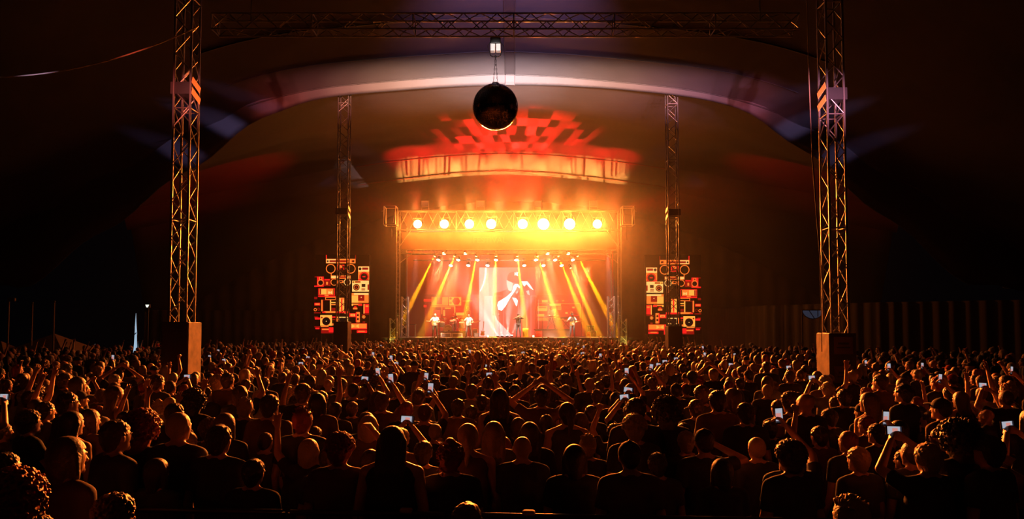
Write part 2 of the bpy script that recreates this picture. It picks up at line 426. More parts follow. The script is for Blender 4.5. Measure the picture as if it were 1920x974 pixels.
text('FESTIVAL', 0.62, (wx(918, SF), SF - 0.01, wz(451, SF)), (R(90), 0, 0), mat('banner_ink', (0.16, 0.11, 0.075), 0.85), banner)

# open rigging frames at the two upper corners of the stage
def corner_frame(px, label, sx):
    Y = 47.2; t = thing('rigging_cage', label, 'rigging', (wx(px, Y), Y, wz(406, Y)))
    w, dd, hh = 0.86, 0.9, 1.35
    def ring(x0): return [(x0, -dd / 2, -hh / 2), (x0, -dd / 2, hh / 2), (x0, dd / 2, hh / 2), (x0, dd / 2, -hh / 2), (x0, -dd / 2, -hh / 2)]
    for s in (-1, 1):
        MB().path(ring(s * w / 2), 0.035).build('side_loop', STEEL, t)
        MB().path([(s * w / 2, -dd / 2 + 0.05, hh / 2), (s * (w / 2 - 0.16), -dd / 2, -hh / 2 + 0.1)], 0.028).build('strut', STEEL, t)
    for y in (-dd / 2, dd / 2):
        for z in (-hh / 2, hh / 2): MB().tube((-w / 2, y, z), (w / 2, y, z), 0.03).build('crossbar', STEEL, t)
    MB().path([(sx * 0.05, 0, -hh / 2), (sx * 0.1, 0, -hh / 2 - 0.5), (sx * 0.06, 0, -hh / 2 - 1.1)], 0.018).build('hanging_cable', DKM, t)
    MB().tube((-sx * w / 2, 0.3, hh / 2), (-sx * (w / 2 + 0.35), 0.75, rt - wz(406, Y)), 0.035).build('outrigger', STEEL, t)
corner_frame(731, 'open steel rigging frame at the stage corner above the guitarist in a print shirt', 1)
corner_frame(1178, 'open steel rigging frame at the stage corner above the guitarist in a waistcoat', -1)

# the eight blinders
LENS = glow('hot_lens', (1.0, 0.56, 0.22), BLIND_EM)
ords = ['first', 'second', 'third', 'fourth', 'fifth', 'sixth', 'seventh', 'eighth', 'ninth', 'tenth', 'eleventh', 'twelfth', 'thirteenth', 'fourteenth', 'fifteenth', 'sixteenth', 'seventeenth', 'eighteenth', 'nineteenth', 'twentieth']
bl = [(783, 7.4), (833, 7.8), (880, 8.0), (921, 8.6), (980, 8.6), (1019, 10.0), (1068, 9.8), (1120, 7.8)]
for i, (px, rp) in enumerate(bl):
    Y = SF - 0.42; c = at(px, 420.5, Y); r = rp / FPX * Y * 1.06
    t = thing('stage_blinder', f'dazzling round stage lamp, {ords[i]} from the left in the row of eight', 'stage lamp', c, 0, 'row of bright lamps on the stage front')
    b = MB(); b.lathe([(0.0, 0.42), (r * 0.75, 0.40), (r * 1.06, 0.15), (r * 1.08, 0.0), (r * 1.0, 0.0)], (0, 0, 0), (0, 1, 0), 20); b.build('housing', BLK, t)
    b = MB(); b.lathe([(r, 0.02), (r * 0.8, -0.03), (r * 0.4, -0.06), (0.0, -0.07)], (0, 0, 0), (0, 1, 0), 24); b.build('lens', LENS, t)
    b = MB(); b.path([(-r * 1.12, 0.12, 0), (-r * 1.12, 0.2, r * 1.5), (r * 1.12, 0.2, r * 1.5), (r * 1.12, 0.12, 0)], 0.025); b.build('yoke', DKM, t)
    spot('blinder_light', c + Vector((0, -0.15, 0)), (c.x * 0.3, 8, 0.5), BLIND_W * (rp / 8.5) ** 2, BLIND_C, BLIND_CONE, 0.9, 0.25)
    pl = bpy.data.lights.new('blinder_spill', 'POINT'); pl.energy = SPILL_W * (rp / 8.5) ** 2; pl.color = SPILL_C; pl.shadow_soft_size = 0.12
    po = bpy.data.objects.new('blinder_spill', pl); COL.objects.link(po); po.location = c + Vector((0, -0.55, 0))

# four fixtures on top of the roof; the canvas colour comes from added lamps behind
for i, px in enumerate((797, 901, 1008, 1112)):
    Y = 49.2; c = at(px, 383, Y)
    t = thing('roof_fixture', f'square floodlight standing on the stage roof, {ords[i]} from the left', 'floodlight', c, 0, 'floodlights on the stage roof')
    MB().box((0, 0, 0.02), (0.5, 0.38, 0.40), 0, bev=0.02).build('housing', mat('lamp_grey', (0.35, 0.30, 0.28), 0.5), t)
    m = MB()
    for s in (-1, 1): m.path([(s * 0.29, -0.1, 0.25), (s * 0.29, -0.1, -0.3), (s * 0.29, 0.2, rt + 0.16 - c.z)], 0.022)
    m.tube((-0.29, -0.1, -0.22), (0.29, -0.1, -0.22), 0.03); m.build('bracket', STEEL, t)

# lamps under the roof
HOT = glow('lamp_lens', (1.0, 0.80, 0.55), 14.0)
AMB = glow('beam_lens', (1.0, 0.62, 0.12), 14.0)
beams = [((815, 481), (791, 529)), ((852, 481), (822, 553)), ((893, 481), (881, 545)), ((930, 481), (928, 535)), ((970, 481), (977, 540)), ((1008, 481), (1024, 532)), ((1047, 481), (1079, 562)), ((1083, 481), (1123, 558)), ((1070, 503), (1094, 560))]
def moving_head(c, tgt, label, group, lens, r):
    dr = (Vector(tgt) - Vector(c)).normalized()
    t = thing('moving_light', label, 'stage light', c, 0, group)
    m = MB(); m.lathe([(0.0, -0.36), (r * 0.9, -0.33), (r * 1.2, -0.1), (r * 1.15, 0.0), (r, 0.0)], (0, 0, 0), dr, 12); m.build('head', BLK, t)
    m = MB(); m.lathe([(r, 0.0), (r * 0.6, 0.03), (0.0, 0.045)], (0, 0, 0), dr, 14); m.build('lens', lens, t)
    q = -dr * 0.18; m = MB(); m.path([(q.x - r * 1.3, q.y, q.z), (q.x - r * 1.3, q.y, q.z + 0.34), (q.x + r * 1.3, q.y, q.z + 0.34), (q.x + r * 1.3, q.y, q.z)], 0.02); m.build('yoke', DKM, t)
    m = MB(); m.box((q.x, q.y, q.z + 0.40), (r * 2.2, r * 1.8, 0.12), 0, bev=0.02); m.build('base', BLK, t)
    return t, dr
bary = set()
for i, (a, b) in enumerate(beams):
    Y = 50.6; c = at(*a, Y); e = at(*b, Y - 0.3)
    moving_head(c, e, f'small amber beam light under the stage roof, {ords[i]} from the left', 'amber beam lights under the stage roof', AMB, 0.085)
    dr = (e - c).normalized()
    spot('beam_light', c + dr * 0.06, c + dr * 5, BEAM_W, (1.0, 0.34, 0.004), 6.4, 0.5, 0.04)
rows = [(49.4, 476, (832, 872, 1027, 1066)), (51.8, 488, (822, 859, 895, 930, 968, 1005, 1041, 1074)), (53.6, 498.5, (845, 878, 914, 983, 1019, 1053))]
rown = ['front', 'middle', 'rear']
for k, (Y, py, xs_) in enumerate(rows):
    for i, px in enumerate(xs_):
        c = at(px, py, Y); e = Vector((c.x * 1.15 + (0.5 if px > 960 else -0.5), Y - 3.2, DZ))
        moving_head(c, e, f'white wash light in the {rown[k]} row under the stage roof, {ords[i]} from the left', 'white wash lights under the stage roof', HOT, 0.145)
        if (i + k) % 2 == 0:
            dr = (e - c).normalized(); spot('wash_light', c + dr * 0.06, e, WASH_W, (1.0, 0.30, 0.10), 24, 0.6, 0.1)
    p = MB(); zb = at(960, py, Y).z + 0.46
    p.tube((xl + 0.2, Y + 0.1, zb), (xr - 0.2, Y + 0.1, zb), 0.04); p.build('lamp_bar', DKM, stage)
p = MB(); zb = at(960, 481, 50.6).z + 0.46; p.tube((xl + 0.2, 50.6, zb), (xr - 0.2, 50.6, zb), 0.04); p.build('lamp_bar', DKM, stage)
for px in (911, 1046):
    c = at(px, 477, 50.0); MB().box(c, (0.5, 0.4, 0.16), 0, bev=0.03).build('cable_tray', BLK, stage)

# ---- pictures on the screens: flat lit areas at small steps in front of a panel
def pal(name, col, s): return glow('pixel_' + name, col, s)
PIX = [pal('black', (0.004, 0.002, 0.002), 1), pal('red', (1.0, 0.010, 0.010), 1.15), pal('deep_red', (0.30, 0.004, 0.003), 1.0), pal('orange', (1.0, 0.17, 0.02), 1.3),
       pal('yellow', (1.0, 0.38, 0.05), 1.25), pal('cream', (1.0, 0.50, 0.13), 1.25), pal('dim', (0.05, 0.004, 0.002), 1.0)]
CI = dict(k=0, r=1, d=2, o=3, y=4, c=5, m=6)
class Pic:
    """a screen picture in the photograph's pixels at depth Y, each shape a hair in front of the one before"""
    def __init__(s, Y): s.Y = Y; s.mb = MB(); s.n = 0
    def p(s, x, y): v = at(x, y, s.Y); return (v.x, s.Y - 0.004 - s.n * 0.0012, v.z)
    def poly(s, pts, c): s.mb.add([s.p(*q) for q in pts], [tuple(range(len(pts)))], c if isinstance(c, int) else CI[c]); s.n += 1
    def rect(s, x0, y0, x1, y1, c): s.poly([(x0, y0), (x1, y0), (x1, y1), (x0, y1)], c)
    def disc(s, x, y, r, c, n=20): s.poly([(x + r * math.cos(2 * math.pi * k / n), y + r * math.sin(2 * math.pi * k / n)) for k in range(n)], c)
    def ring(s, x, y, r, t, c, n=22):
        vs = []
        for rr in (r, r - t): vs += [s.p(x + rr * math.cos(2 * math.pi * k / n), y + rr * math.sin(2 * math.pi * k / n)) for k in range(n)]
        s.mb.add(vs, [(k, (k + 1) % n, n + (k + 1) % n, n + k) for k in range(n)], CI[c] if not isinstance(c, int) else c); s.n += 1
    def frame(s, x0, y0, x1, y1, t, c):
        for q in ((x0, y0, x1, y0 + t), (x0, y1 - t, x1, y1), (x0, y0, x0 + t, y1), (x1 - t, y0, x1, y1)): s.rect(*q, c)

def side_picture(P, X):
    """boomboxes and radios piled up; zoomed picture coordinates, X maps them to the photograph"""
    def r(x0, y0, x1, y1, c): P.rect(*X(x0, y0), *X(x1, y1), c) if X(x0, 0)[0] < X(x1, 0)[0] else P.rect(X(x1, y0)[0], X(x1, y0)[1], X(x0, y1)[0], X(x0, y1)[1], c)
    def f(x0, y0, x1, y1, t, c):
        r(x0, y0, x1, y0 + t, c); r(x0, y1 - t, x1, y1, c); r(x0, y0, x0 + t, y1, c); r(x1 - t, y0, x1, y1, c)
    def dsc(x, y, q, c): P.disc(*X(x, y), q / 4.87, c)
    def rng(x, y, q, t, c): P.ring(*X(x, y), q / 4.87, t / 4.87, c)
    # top boombox
    r(200, 90, 208, 128, 'r'); r(466, 90, 474, 128, 'd')
    r(200, 126, 470, 166, 'o'); r(205, 130, 290, 162, 'c'); r(232, 138, 460, 156, 'd'); dsc(217, 147, 9, 'k'); dsc(452, 147, 9, 'k'); r(400, 130, 435, 162, 'o')
    rng(244, 216, 44, 7, 'o'); rng(427, 216, 44, 7, 'o'); f(300, 180, 368, 232, 7, 'r'); r(318, 184, 350, 206, 'o'); f(328, 206, 366, 230, 5, 'r')
    r(246, 254, 252, 280, 'o')
    r(246, 278, 426, 306, 'o'); r(250, 282, 312, 302, 'c'); r(398, 282, 420, 302, 'c'); r(315, 286, 392, 300, 'd')
    rng(276, 338, 32, 6, 'o'); rng(396, 338, 32, 6, 'c'); r(318, 324, 360, 346, 'o'); r(326, 328, 350, 340, 'k')
    # left column
    r(98, 286, 122, 296, 'd'); r(120, 288, 182, 380, 'r'); r(140, 292, 166, 318, 'o'); r(146, 296, 160, 312, 'd'); dsc(153, 344, 29, 'd'); rng(153, 344, 29, 6, 'o'); dsc(153, 344, 20, 'k')
    r(182, 308, 244, 374, 'd'); r(204, 336, 220, 362, 'o'); r(96, 370, 140, 382, 'r'); r(190, 312, 236, 322, 'r')
    f(132, 396, 284, 460, 5, 'r'); r(142, 400, 270, 452, 'o'); r(150, 402, 205, 450, 'y'); r(146, 402, 158, 450, 'd'); 
    P.poly([X(224, 446), X(224, 422), X(232, 422), X(246, 434), X(246, 422), X(258, 422), X(258, 446), X(250, 446), X(236, 434), X(236, 446)] , 'c')
    r(132, 464, 290, 474, 'r'); r(190, 456, 226, 466, 'o'); r(96, 474, 124, 494, 'd')
    f(196, 474, 294, 502, 6, 'o'); r(160, 500, 172, 604, 'o'); f(172, 500, 250, 608, 6, 'd'); r(240, 502, 250, 604, 'y'); r(250, 520, 292, 530, 'y'); r(250, 540, 292, 548, 'o'); r(252, 574, 290, 598, 'd'); r(250, 604, 292, 610, 'o')
    r(98, 528, 150, 552, 'r'); r(106, 534, 144, 546, 'o'); rng(106, 590, 14, 5, 'o'); rng(138, 586, 13, 5, 'd'); r(96, 614, 156, 624, 'd'); r(186, 604, 300, 620, 'o'); r(170, 610, 200, 620, 'r')
    r(152, 640, 258, 736, 'y'); dsc(206, 696, 40, 'o'); dsc(206, 696, 37, 'k'); dsc(206, 696, 4, 'c'); dsc(166, 662, 8, 'd'); r(258, 652, 292, 664, 'r'); r(258, 676, 292, 684, 'd'); r(256, 716, 272, 734, 'o')
    r(98, 652, 130, 664, 'd'); r(104, 662, 150, 680, 'r'); r(98, 742, 150, 752, 'd'); r(108, 754, 145, 768, 'r'); r(156, 740, 228, 748, 'o'); r(160, 756, 270, 806, 'd'); r(168, 764, 240, 776, 'o'); r(230, 752, 272, 796, 'r')
    # middle
    r(316, 482, 370, 614, 'o'); r(318, 486, 340, 610, 'y'); r(342, 490, 354, 600, 'r'); r(356, 500, 368, 606, 'y'); r(296, 606, 418, 622, 'r'); r(300, 654, 312, 708, 'o'); f(312, 656, 408, 712, 8, 'c'); dsc(350, 690, 28, 'k'); r(382, 498, 424, 504, 'd')
    # right column
    r(498, 196, 598, 328, 'o'); r(500, 198, 598, 244, 'c'); dsc(515, 218, 13, 'k'); r(534, 206, 590, 226, 'd'); dsc(552, 290, 44, 'd'); rng(552, 290, 40, 6, 'r'); dsc(552, 290, 30, 'k'); r(538, 286, 564, 294, 'r'); r(498, 310, 520, 330, 'r'); r(545, 318, 598, 334, 'd')
    r(444, 326, 596, 426, 'c'); r(446, 328, 520, 348, 'y'); r(470, 332, 520, 344, 'd'); dsc(454, 340, 6, 'k'); dsc(482, 386, 30, 'k'); rng(482, 386, 22, 4, 'o'); dsc(482, 386, 8, 'd'); r(530, 356, 564, 384, 'k'); r(528, 394, 562, 400, 'd'); r(528, 406, 562, 414, 'd'); r(584, 360, 598, 410, 'd')
    r(440, 440, 594, 528, 'o'); r(460, 440, 594, 456, 'c'); r(440, 462, 500, 526, 'y'); r(498, 456, 556, 510, 'd'); dsc(527, 478, 5, 'c'); r(558, 470, 592, 522, 'o'); r(440, 536, 532, 548, 'o'); r(440, 536, 452, 556, 'y'); r(500, 538, 536, 556, 'r')
    r(546, 536, 598, 628, 'd'); r(556, 540, 596, 622, 'r'); r(548, 540, 556, 626, 'y'); r(566, 550, 592, 566, 'o'); r(452, 572, 492, 588, 'o'); r(462, 560, 484, 574, 'r')
    r(416, 624, 478, 658, 'r'); f(430, 630, 470, 650, 6, 'y'); r(482, 612, 514, 706, 'o'); r(478, 612, 486, 706, 'r'); dsc(497, 640, 10, 'k'); dsc(497, 676, 10, 'k'); rng(550, 656, 15, 5, 'o'); dsc(550, 656, 6, 'y'); r(532, 632, 598, 638, 'd'); r(540, 698, 562, 710, 'd')
    r(418, 716, 580, 770, 'r'); r(436, 718, 576, 760, 'o'); P.poly([X(440, 722), X(474, 740), X(440, 758)], 'y'); P.poly([X(506, 722), X(474, 740), X(506, 758)], 'y'); r(512, 722, 570, 756, 'o'); r(420, 770, 438, 808, 'r'); r(488, 780, 580, 802, 'r'); r(500, 784, 560, 792, 'o')
def video_tower(px0, px1, label, X):
    Y = 47.0
    a, b = at(px0, 627, Y), at(px1, 478, Y)
    t = thing('video_screen', label, 'video screen', ((a.x + b.x) / 2, Y, 0))
    m = MB(); m.box((0, 0.09, (a.z + b.z) / 2), (b.x - a.x, 0.16, b.z - a.z), 0, bev=0.01); m.build('cabinet', mat('screen_black', (0.006, 0.006, 0.006), 0.6), t)
    for s in (-1, 1):
        l = MB(); x = s * (b.x - a.x) / 2 * 0.8
        l.path([(x, 0.3, 0), (x, 0.3, b.z)], 0.05); l.tube((x, 1.3, 0), (x, 0.3, b.z * 0.6), 0.04); l.build('support_leg', DKM, t)
    P = Pic(Y); side_picture(P, X)
    o = P.mb.build('picture', PIX); o.parent = t; o.location = (-t.location.x, -Y + 0.0, 0)
    return t
video_tower(590, 693, 'tall stepped video screen of red and cream boomboxes beside the guitarist in the print shirt', lambda x, y: (570 + x / 4.867, 460 + y / 4.87))
video_tower(1210, 1314, 'tall stepped video screen of red and cream boomboxes beside the flight cases', lambda x, y: (1333.7 - (x - 0) / 4.867, 462 + y / 4.87))

# backdrop and screens on the stage
BD = 55.6
t = thing('backdrop_wall', 'red lit wall closing the back of the stage', 'backdrop', (0, BD, DZ))
a, b = at(760, 640, BD), at(1150, 490, BD)
m = MB(); m.box(((a.x + b.x) / 2, 0.12, 4.0), (b.x - a.x, 0.12, 8.2), 0); m.build('cloth', mat('red_backdrop', (0.55, 0.08, 0.05), 0.85), t)
m = MB(); a, b = at(800, 640, BD), at(1095, 502, BD); m.box(((a.x + b.x) / 2, 0.0, (b.z - DZ) / 2), (b.x - a.x, 0.1, b.z - DZ), 0); m.build('led_wall', glow('led_red', (0.62, 0.045, 0.012), 0.8), t)  # its red glow also stands in for lit haze and drape

def stage_boxes(label, px0, px1, py0, fill):
    Y = 54.6; a, b = at(px0, 640, Y), at(px1, py0, Y); t = thing('led_panel', label, 'video screen', ((a.x + b.x) / 2, Y, DZ))
    m = MB(); h = b.z - DZ; m.box((0, 0.06, h / 2), (b.x - a.x, 0.1, h), 0, bev=0.01); m.build('cabinet', mat('screen_black', (0, 0, 0)), t)
    P = Pic(Y); P.rect(px0 + .4, py0 + .4, px1 - .4, 638, 2); fill(P)
    o = P.mb.build('picture', PIX); o.parent = t; o.location = (-t.location.x, -Y, -DZ)
def zz(x, y): return (780 + x / 5.486, 480 + y / 5.486)
def left_boxes(P):
    def r(x0, y0, x1, y1, c): P.rect(*zz(x0, y0), *zz(x1, y1), c)
    r(80, 445, 160, 470, 1); r(160, 425, 330, 512, 3); r(212, 428, 268, 500, 1); r(340, 425, 465, 512, 4)
    P.poly([zz(415 + 42 * math.cos(k * math.pi / 3), 468 + 42 * math.sin(k * math.pi / 3)) for k in range(6)], 2); P.disc(*zz(356, 440), 2.2, 2); P.disc(*zz(356, 486), 2.4, 3)
    r(480, 460, 580, 470, 3); r(80, 505, 110, 530, 1); r(160, 520, 260, 527, 3); r(262, 520, 400, 527, 3); r(395, 520, 404, 600, 4); r(262, 520, 270, 600, 3); r(300, 535, 360, 545, 4); r(150, 520, 158, 640, 1)
    r(412, 585, 495, 615, 4); r(412, 625, 495, 636, 3); r(410, 540, 495, 580, 1); P.ring(*zz(535, 585), 5.3, 1.0, 3); r(518, 522, 550, 550, 3); r(526, 528, 542, 546, 2); r(560, 530, 566, 620, 1); r(280, 560, 300, 620, 3); r(180, 560, 250, 640, 1)
def right_boxes(P):
    def r(x0, y0, x1, y1, c): P.rect(*zz(x0, y0), *zz(x1, y1), c)
    r(1295, 455, 1355, 480, 4); r(1290, 415, 1375, 418, 3); r(1250, 490, 1690, 498, 3); r(1370, 495, 1490, 515, 4); r(1250, 520, 1350, 570, 4); r(1260, 530, 1340, 540, 2); r(1250, 600, 1320, 625, 4)
    r(1368, 545, 1442, 640, 4); P.disc(*zz(1405, 590), 5.2, 1); r(1455, 520, 1495, 560, 3); P.ring(*zz(1600, 588), 2.6, .7, 4); r(1535, 580, 1560, 598, 4); r(1605, 525, 1632, 540, 4); r(1440, 455, 1446, 470, 4); r(1455, 455, 1461, 470, 4); r(1500, 455, 1526, 470, 3)
    r(1520, 515, 1690, 520, 1); r(1685, 500, 1692, 640, 3); r(1250, 640, 1360, 668, 3); r(1450, 640, 1520, 660, 3); r(1560, 610, 1680, 618, 1)
stage_boxes('low video wall of radios behind the drum kit', 796, 897, 553, left_boxes)
stage_boxes('low video wall of radios behind the keyboard player', 1004, 1091, 553, right_boxes)

# the large centre screen: a singer in a cap with a microphone
LED = [pal('pink', (0.86, 0.30, 0.27), 1.2), pal('rose', (1.0, 0.22, 0.16), 1.2), pal('shell', (1.0, 0.58, 0.52), 1.15), pal('white', (1.0, 0.90, 0.86), 1.9), pal('cap', (0.58, 0.07, 0.05), 1.2), pal('jacket', (0.78, 0.09, 0.05), 1.2), pal('ear', (1.0, 0.66, 0.55), 1.2), pal('crimson', (0.80, 0.05, 0.03), 1.2), pal('lilac', (0.80, 0.34, 0.36), 1.2)]
Y = 54.2; a, b = at(898, 640, Y), at(1004, 501, Y)
cs = thing('video_screen', 'large pink centre screen of a capped singer holding a microphone', 'video screen', ((a.x + b.x) / 2, Y, DZ))
m = MB(); m.box((0, 0.07, (b.z - DZ) / 2), (b.x - a.x, 0.12, b.z - DZ), 0, bev=0.01); m.build('cabinet', MATS['screen_black'], cs)
P = Pic(Y)
def z5(x, y): return (880 + x / 5.73, 480 + y / 5.73)
def q5(c, *pts): P.poly([z5(*p) for p in pts], c)
NB = 18
for i in range(NB):                     # the screen's own picture: shell pink on one side passing to crimson on the other
    x0, x1 = 105 + (710 - 105) * i / NB, 105 + (710 - 105) * (i + 1) / NB; k = i / (NB - 1)
    nm = 'bg%d' % i; LED.append(pal(nm, (0.92 - 0.1 * k, 0.40 * (1 - k) ** 1.3 + 0.05, 0.37 * (1 - k) ** 1.3 + 0.03), 1.15)); q5(len(LED) - 1, (x0, 125), (x1, 125), (x1, 905), (x0, 905))
q5(2, (160, 430), (250, 430), (250, 905), (160, 905)); q5(2, (250, 640), (500, 700), (520, 905), (250, 905))
q5(3, (172, 130), (182, 130), (176, 230), (155, 310), (120, 380), (112, 380), (145, 310), (165, 230))
q5(5, (256, 470), (270, 400), (340, 385), (405, 360), (470, 400), (560, 390), (650, 420), (690, 520), (690, 900), (500, 900), (300, 690), (262, 580))
q5(6, (400, 262), (430, 262), (470, 300), (470, 360), (450, 385), (420, 370), (402, 310)); q5(1, (470, 290), (560, 280), (560, 350), (500, 400), (455, 380))
q5(4, (406, 262), (410, 215), (430, 185), (470, 170), (520, 172), (548, 200), (556, 280), (540, 300), (480, 292), (430, 276))
q5(3, (300, 530), (310, 495), (400, 440), (460, 385), (470, 330), (490, 305), (520, 305), (548, 335), (540, 350), (515, 330), (495, 370), (440, 450), (390, 540), (350, 590), (310, 580))
q5(3, (460, 450), (500, 455), (520, 480), (515, 530), (505, 545), (485, 500)); q5(3, (560, 275), (620, 275), (650, 310), (690, 370), (650, 345), (615, 305), (590, 330), (575, 310)); q5(2, (610, 380), (640, 370), (650, 425), (625, 415)); q5(2, (500, 390), (525, 375), (520, 400), (505, 410))
for st in (((486, 180), (494, 180), (494, 212), (486, 212)), ((486, 180), (494, 180), (512, 212), (504, 212)), ((504, 176), (512, 176), (512, 212), (504, 212)), ((502, 176), (510, 176), (518, 196), (510, 196)), ((520, 176), (526, 180), (516, 198), (510, 196)), ((510, 194), (518, 194), (524, 218), (516, 218))): q5(3, *st)
for x0, x1 in ((272, 372), (525, 620), (660, 745)):    # thin outlines of tall letters drawn on the picture
    for e in ((x0, 430, x0 + 4, 900), (x1 - 4, 470, x1, 860), (x0, 430, x1 - 20, 434)): q5(0, (e[0], e[1]), (e[2], e[1]), (e[2], e[3]), (e[0], e[3]))
o = P.mb.build('picture', PIX[:0] + LED, cs); o.location = (-cs.location.x, -Y, -DZ)

# truss uprights beside the band
for px0, px1, py, Y, lab, yl in ((752, 766, 557, 48.6, 'white truss upright on the stage by the bearded guitarist', 0), (1139, 1153, 556, 48.6, 'white truss upright on the stage by the flight cases', 0), (730, 745, 597, 47.3, 'short truss post lit yellow inside, outside the stage edge by the bearded guitarist', 1), (1160, 1176, 598, 47.3, 'short truss post lit yellow inside, outside the stage edge by the flight cases', 1)):
    x0, x1 = wx(px0, Y), wx(px1, Y); zt_ = wz(py, Y); z0 = DZ if Y > 48 else 0.0
    t = thing('truss_post', lab, 'truss', ((x0 + x1) / 2, Y, z0))
    truss(t, (0, 0, 0), (0, 0, zt_ - z0), x1 - x0 - 0.08, 0.4, 0.055, 0.025, 0.55, panels=4)
    if yl:
        MB().lathe([(0.0, 0.0), (0.10, 0.0), (0.12, 0.16), (0.0, 0.16)], (0, 0, 0.75), (0, 0, 1), 12).build('floodlight', DKM, t)
        spot('post_light', ((x0 + x1) / 2, Y, 0.93), ((x0 + x1) / 2, Y, 4), 700, (1, 0.7, 0.1), 90, 0.6, 0.08)

def spots_on_stage():
    for i, px in enumerate((933, 941.5, 951, 959.5)):
        c = at(px, 634, 51.2); c.z = DZ + 0.12
        t = thing('floor_light', f'white footlight on the stage floor behind the singer, {ords[i]} from the left', 'stage light', (c.x, c.y, DZ), 0, 'footlights behind the singer')
        m = MB(); m.box((0, 0, 0.06), (0.22, 0.22, 0.12), 0, bev=0.02); m.build('housing', BLK, t)
        MB().lathe([(0.09, 0.0), (0.05, 0.02), (0, 0.03)], (0, 0, 0.12), (0, -0.25, 1), 14).build('lens', glow('foot_lens', (1, 0.9, 0.85), 25), t)
        spot('foot_light', (c.x, c.y - 0.03, DZ + 0.18), (c.x + (i - 1.5) * 1.5 - 0.5, c.y + 1.3, DZ + 4.2), FOOT_W, (1.0, 0.62, 0.52), 22, 0.8, 0.05)
    for px, lab in ((915, 'small red floor lamp beside the bass player'), (1000, 'small red floor lamp beside the yellow box')):
        c = at(px, 636, 49.6); c.z = DZ
        t = thing('floor_light', lab, 'stage light', c)
        MB().box((0, 0, 0.07), (0.2, 0.2, 0.14), 0, bev=0.02).build('housing', BLK, t)
        MB().lathe([(0.08, 0.0), (0.0, 0.03)], (0, -0.1, 0.08), (0, -1, 0), 14).build('lens', glow('red_lens', (1, 0.28, 0.12), 12), t)
spots_on_stage()

# ------------------------------------------------------------------ lights on the canvas
band = [(560, .10, (1, .16, .12)), (620, .20, (1, .22, .18)), (680, .36, (1, .34, .26)), (740, .75, (1, .46, .28)), (800, 1.0, (1, .54, .32)), (860, 1.0, (1, .64, .52)), (915, 1.15, (1, .70, .66)), (970, 1.15, (1, .72, .72)), (1025, 1.0, (1, .66, .60)),
        (1085, 1.0, (1, .55, .34)), (1145, .85, (1, .48, .32)), (1205, .55, (1, .44, .42)), (1265, .40, (.95, .36, .45)), (1325, .26, (.8, .28, .45)), (1385, .18, (.75, .2, .3))]
for px, e, col in band:                 # added spots without lamp bodies near the viewer, brightening the canvas edge
    q = Vector(at(px, 100, 28.9)); q.z = (low1(q.x) + top1(q.x)) / 2
    ox = q.x * 0.6 if abs(q.x) > 3 else (3.4 if q.x > -0.3 else -3.6)
    s = spot('added_canopy_light', (ox, 0.6, 2.9), q - Vector((0, 0, 0.14)), CANOPY_W * 0.5 * e, col, 5.2, 1.0, 0.08); s.scale = (2.6, 1.0, 1.0)
spot('added_hoist_light', (2.2, 0.6, 4.3), (BC.x, BC.y, HZ - 0.1), 16000, (1, 0.9, 0.85), 1.6, 0.8, 0.05)  # added narrow spot with no lamp body, whitens the hoist
spot('added_purple_light', (0.5, 17.2, 10.9), (0.0, 24.0, 14.35), PURPLE_W, (0.56, 0.28, 0.66), 66, 1.0, 0.2)  # added light without a housing, gives the canvas its purple fade
for sx in (-1, 1):
    for px, py, cone, e in ((960 + sx * 475, 190, 2.0, 0.2), (960 + sx * 535, 234, 2.4, 0.55), (960 + sx * 620, 285, 2.4, 0.3)):
        s = spot('added_side_light', (sx * 11.5, 0.6, 4.3), at(px, py, 28.9), SIDE_W * e, (0.50, 0.36, 0.80), cone, 1.0, 0.1); s.scale = (3.4, 1.0, 1.0)  # added bodiless spots for the bluish streaks at both sides
        s.rotation_euler = (Matrix.LocRotScale(None, s.rotation_euler.to_quaternion(), None).to_3x3() @ Matrix.Rotation(R(sx * 27), 3, 'Z')).to_euler()
    spot('added_canopy_red_light', (sx * 7.5, 0.6, 4.3), at(960 + sx * 430, 203, 28.9), SIDE_W * 0.6, (1.0, 0.11, 0.08), 6, 1.0, 0.1)  # added too, reddens the ends of the canvas edge
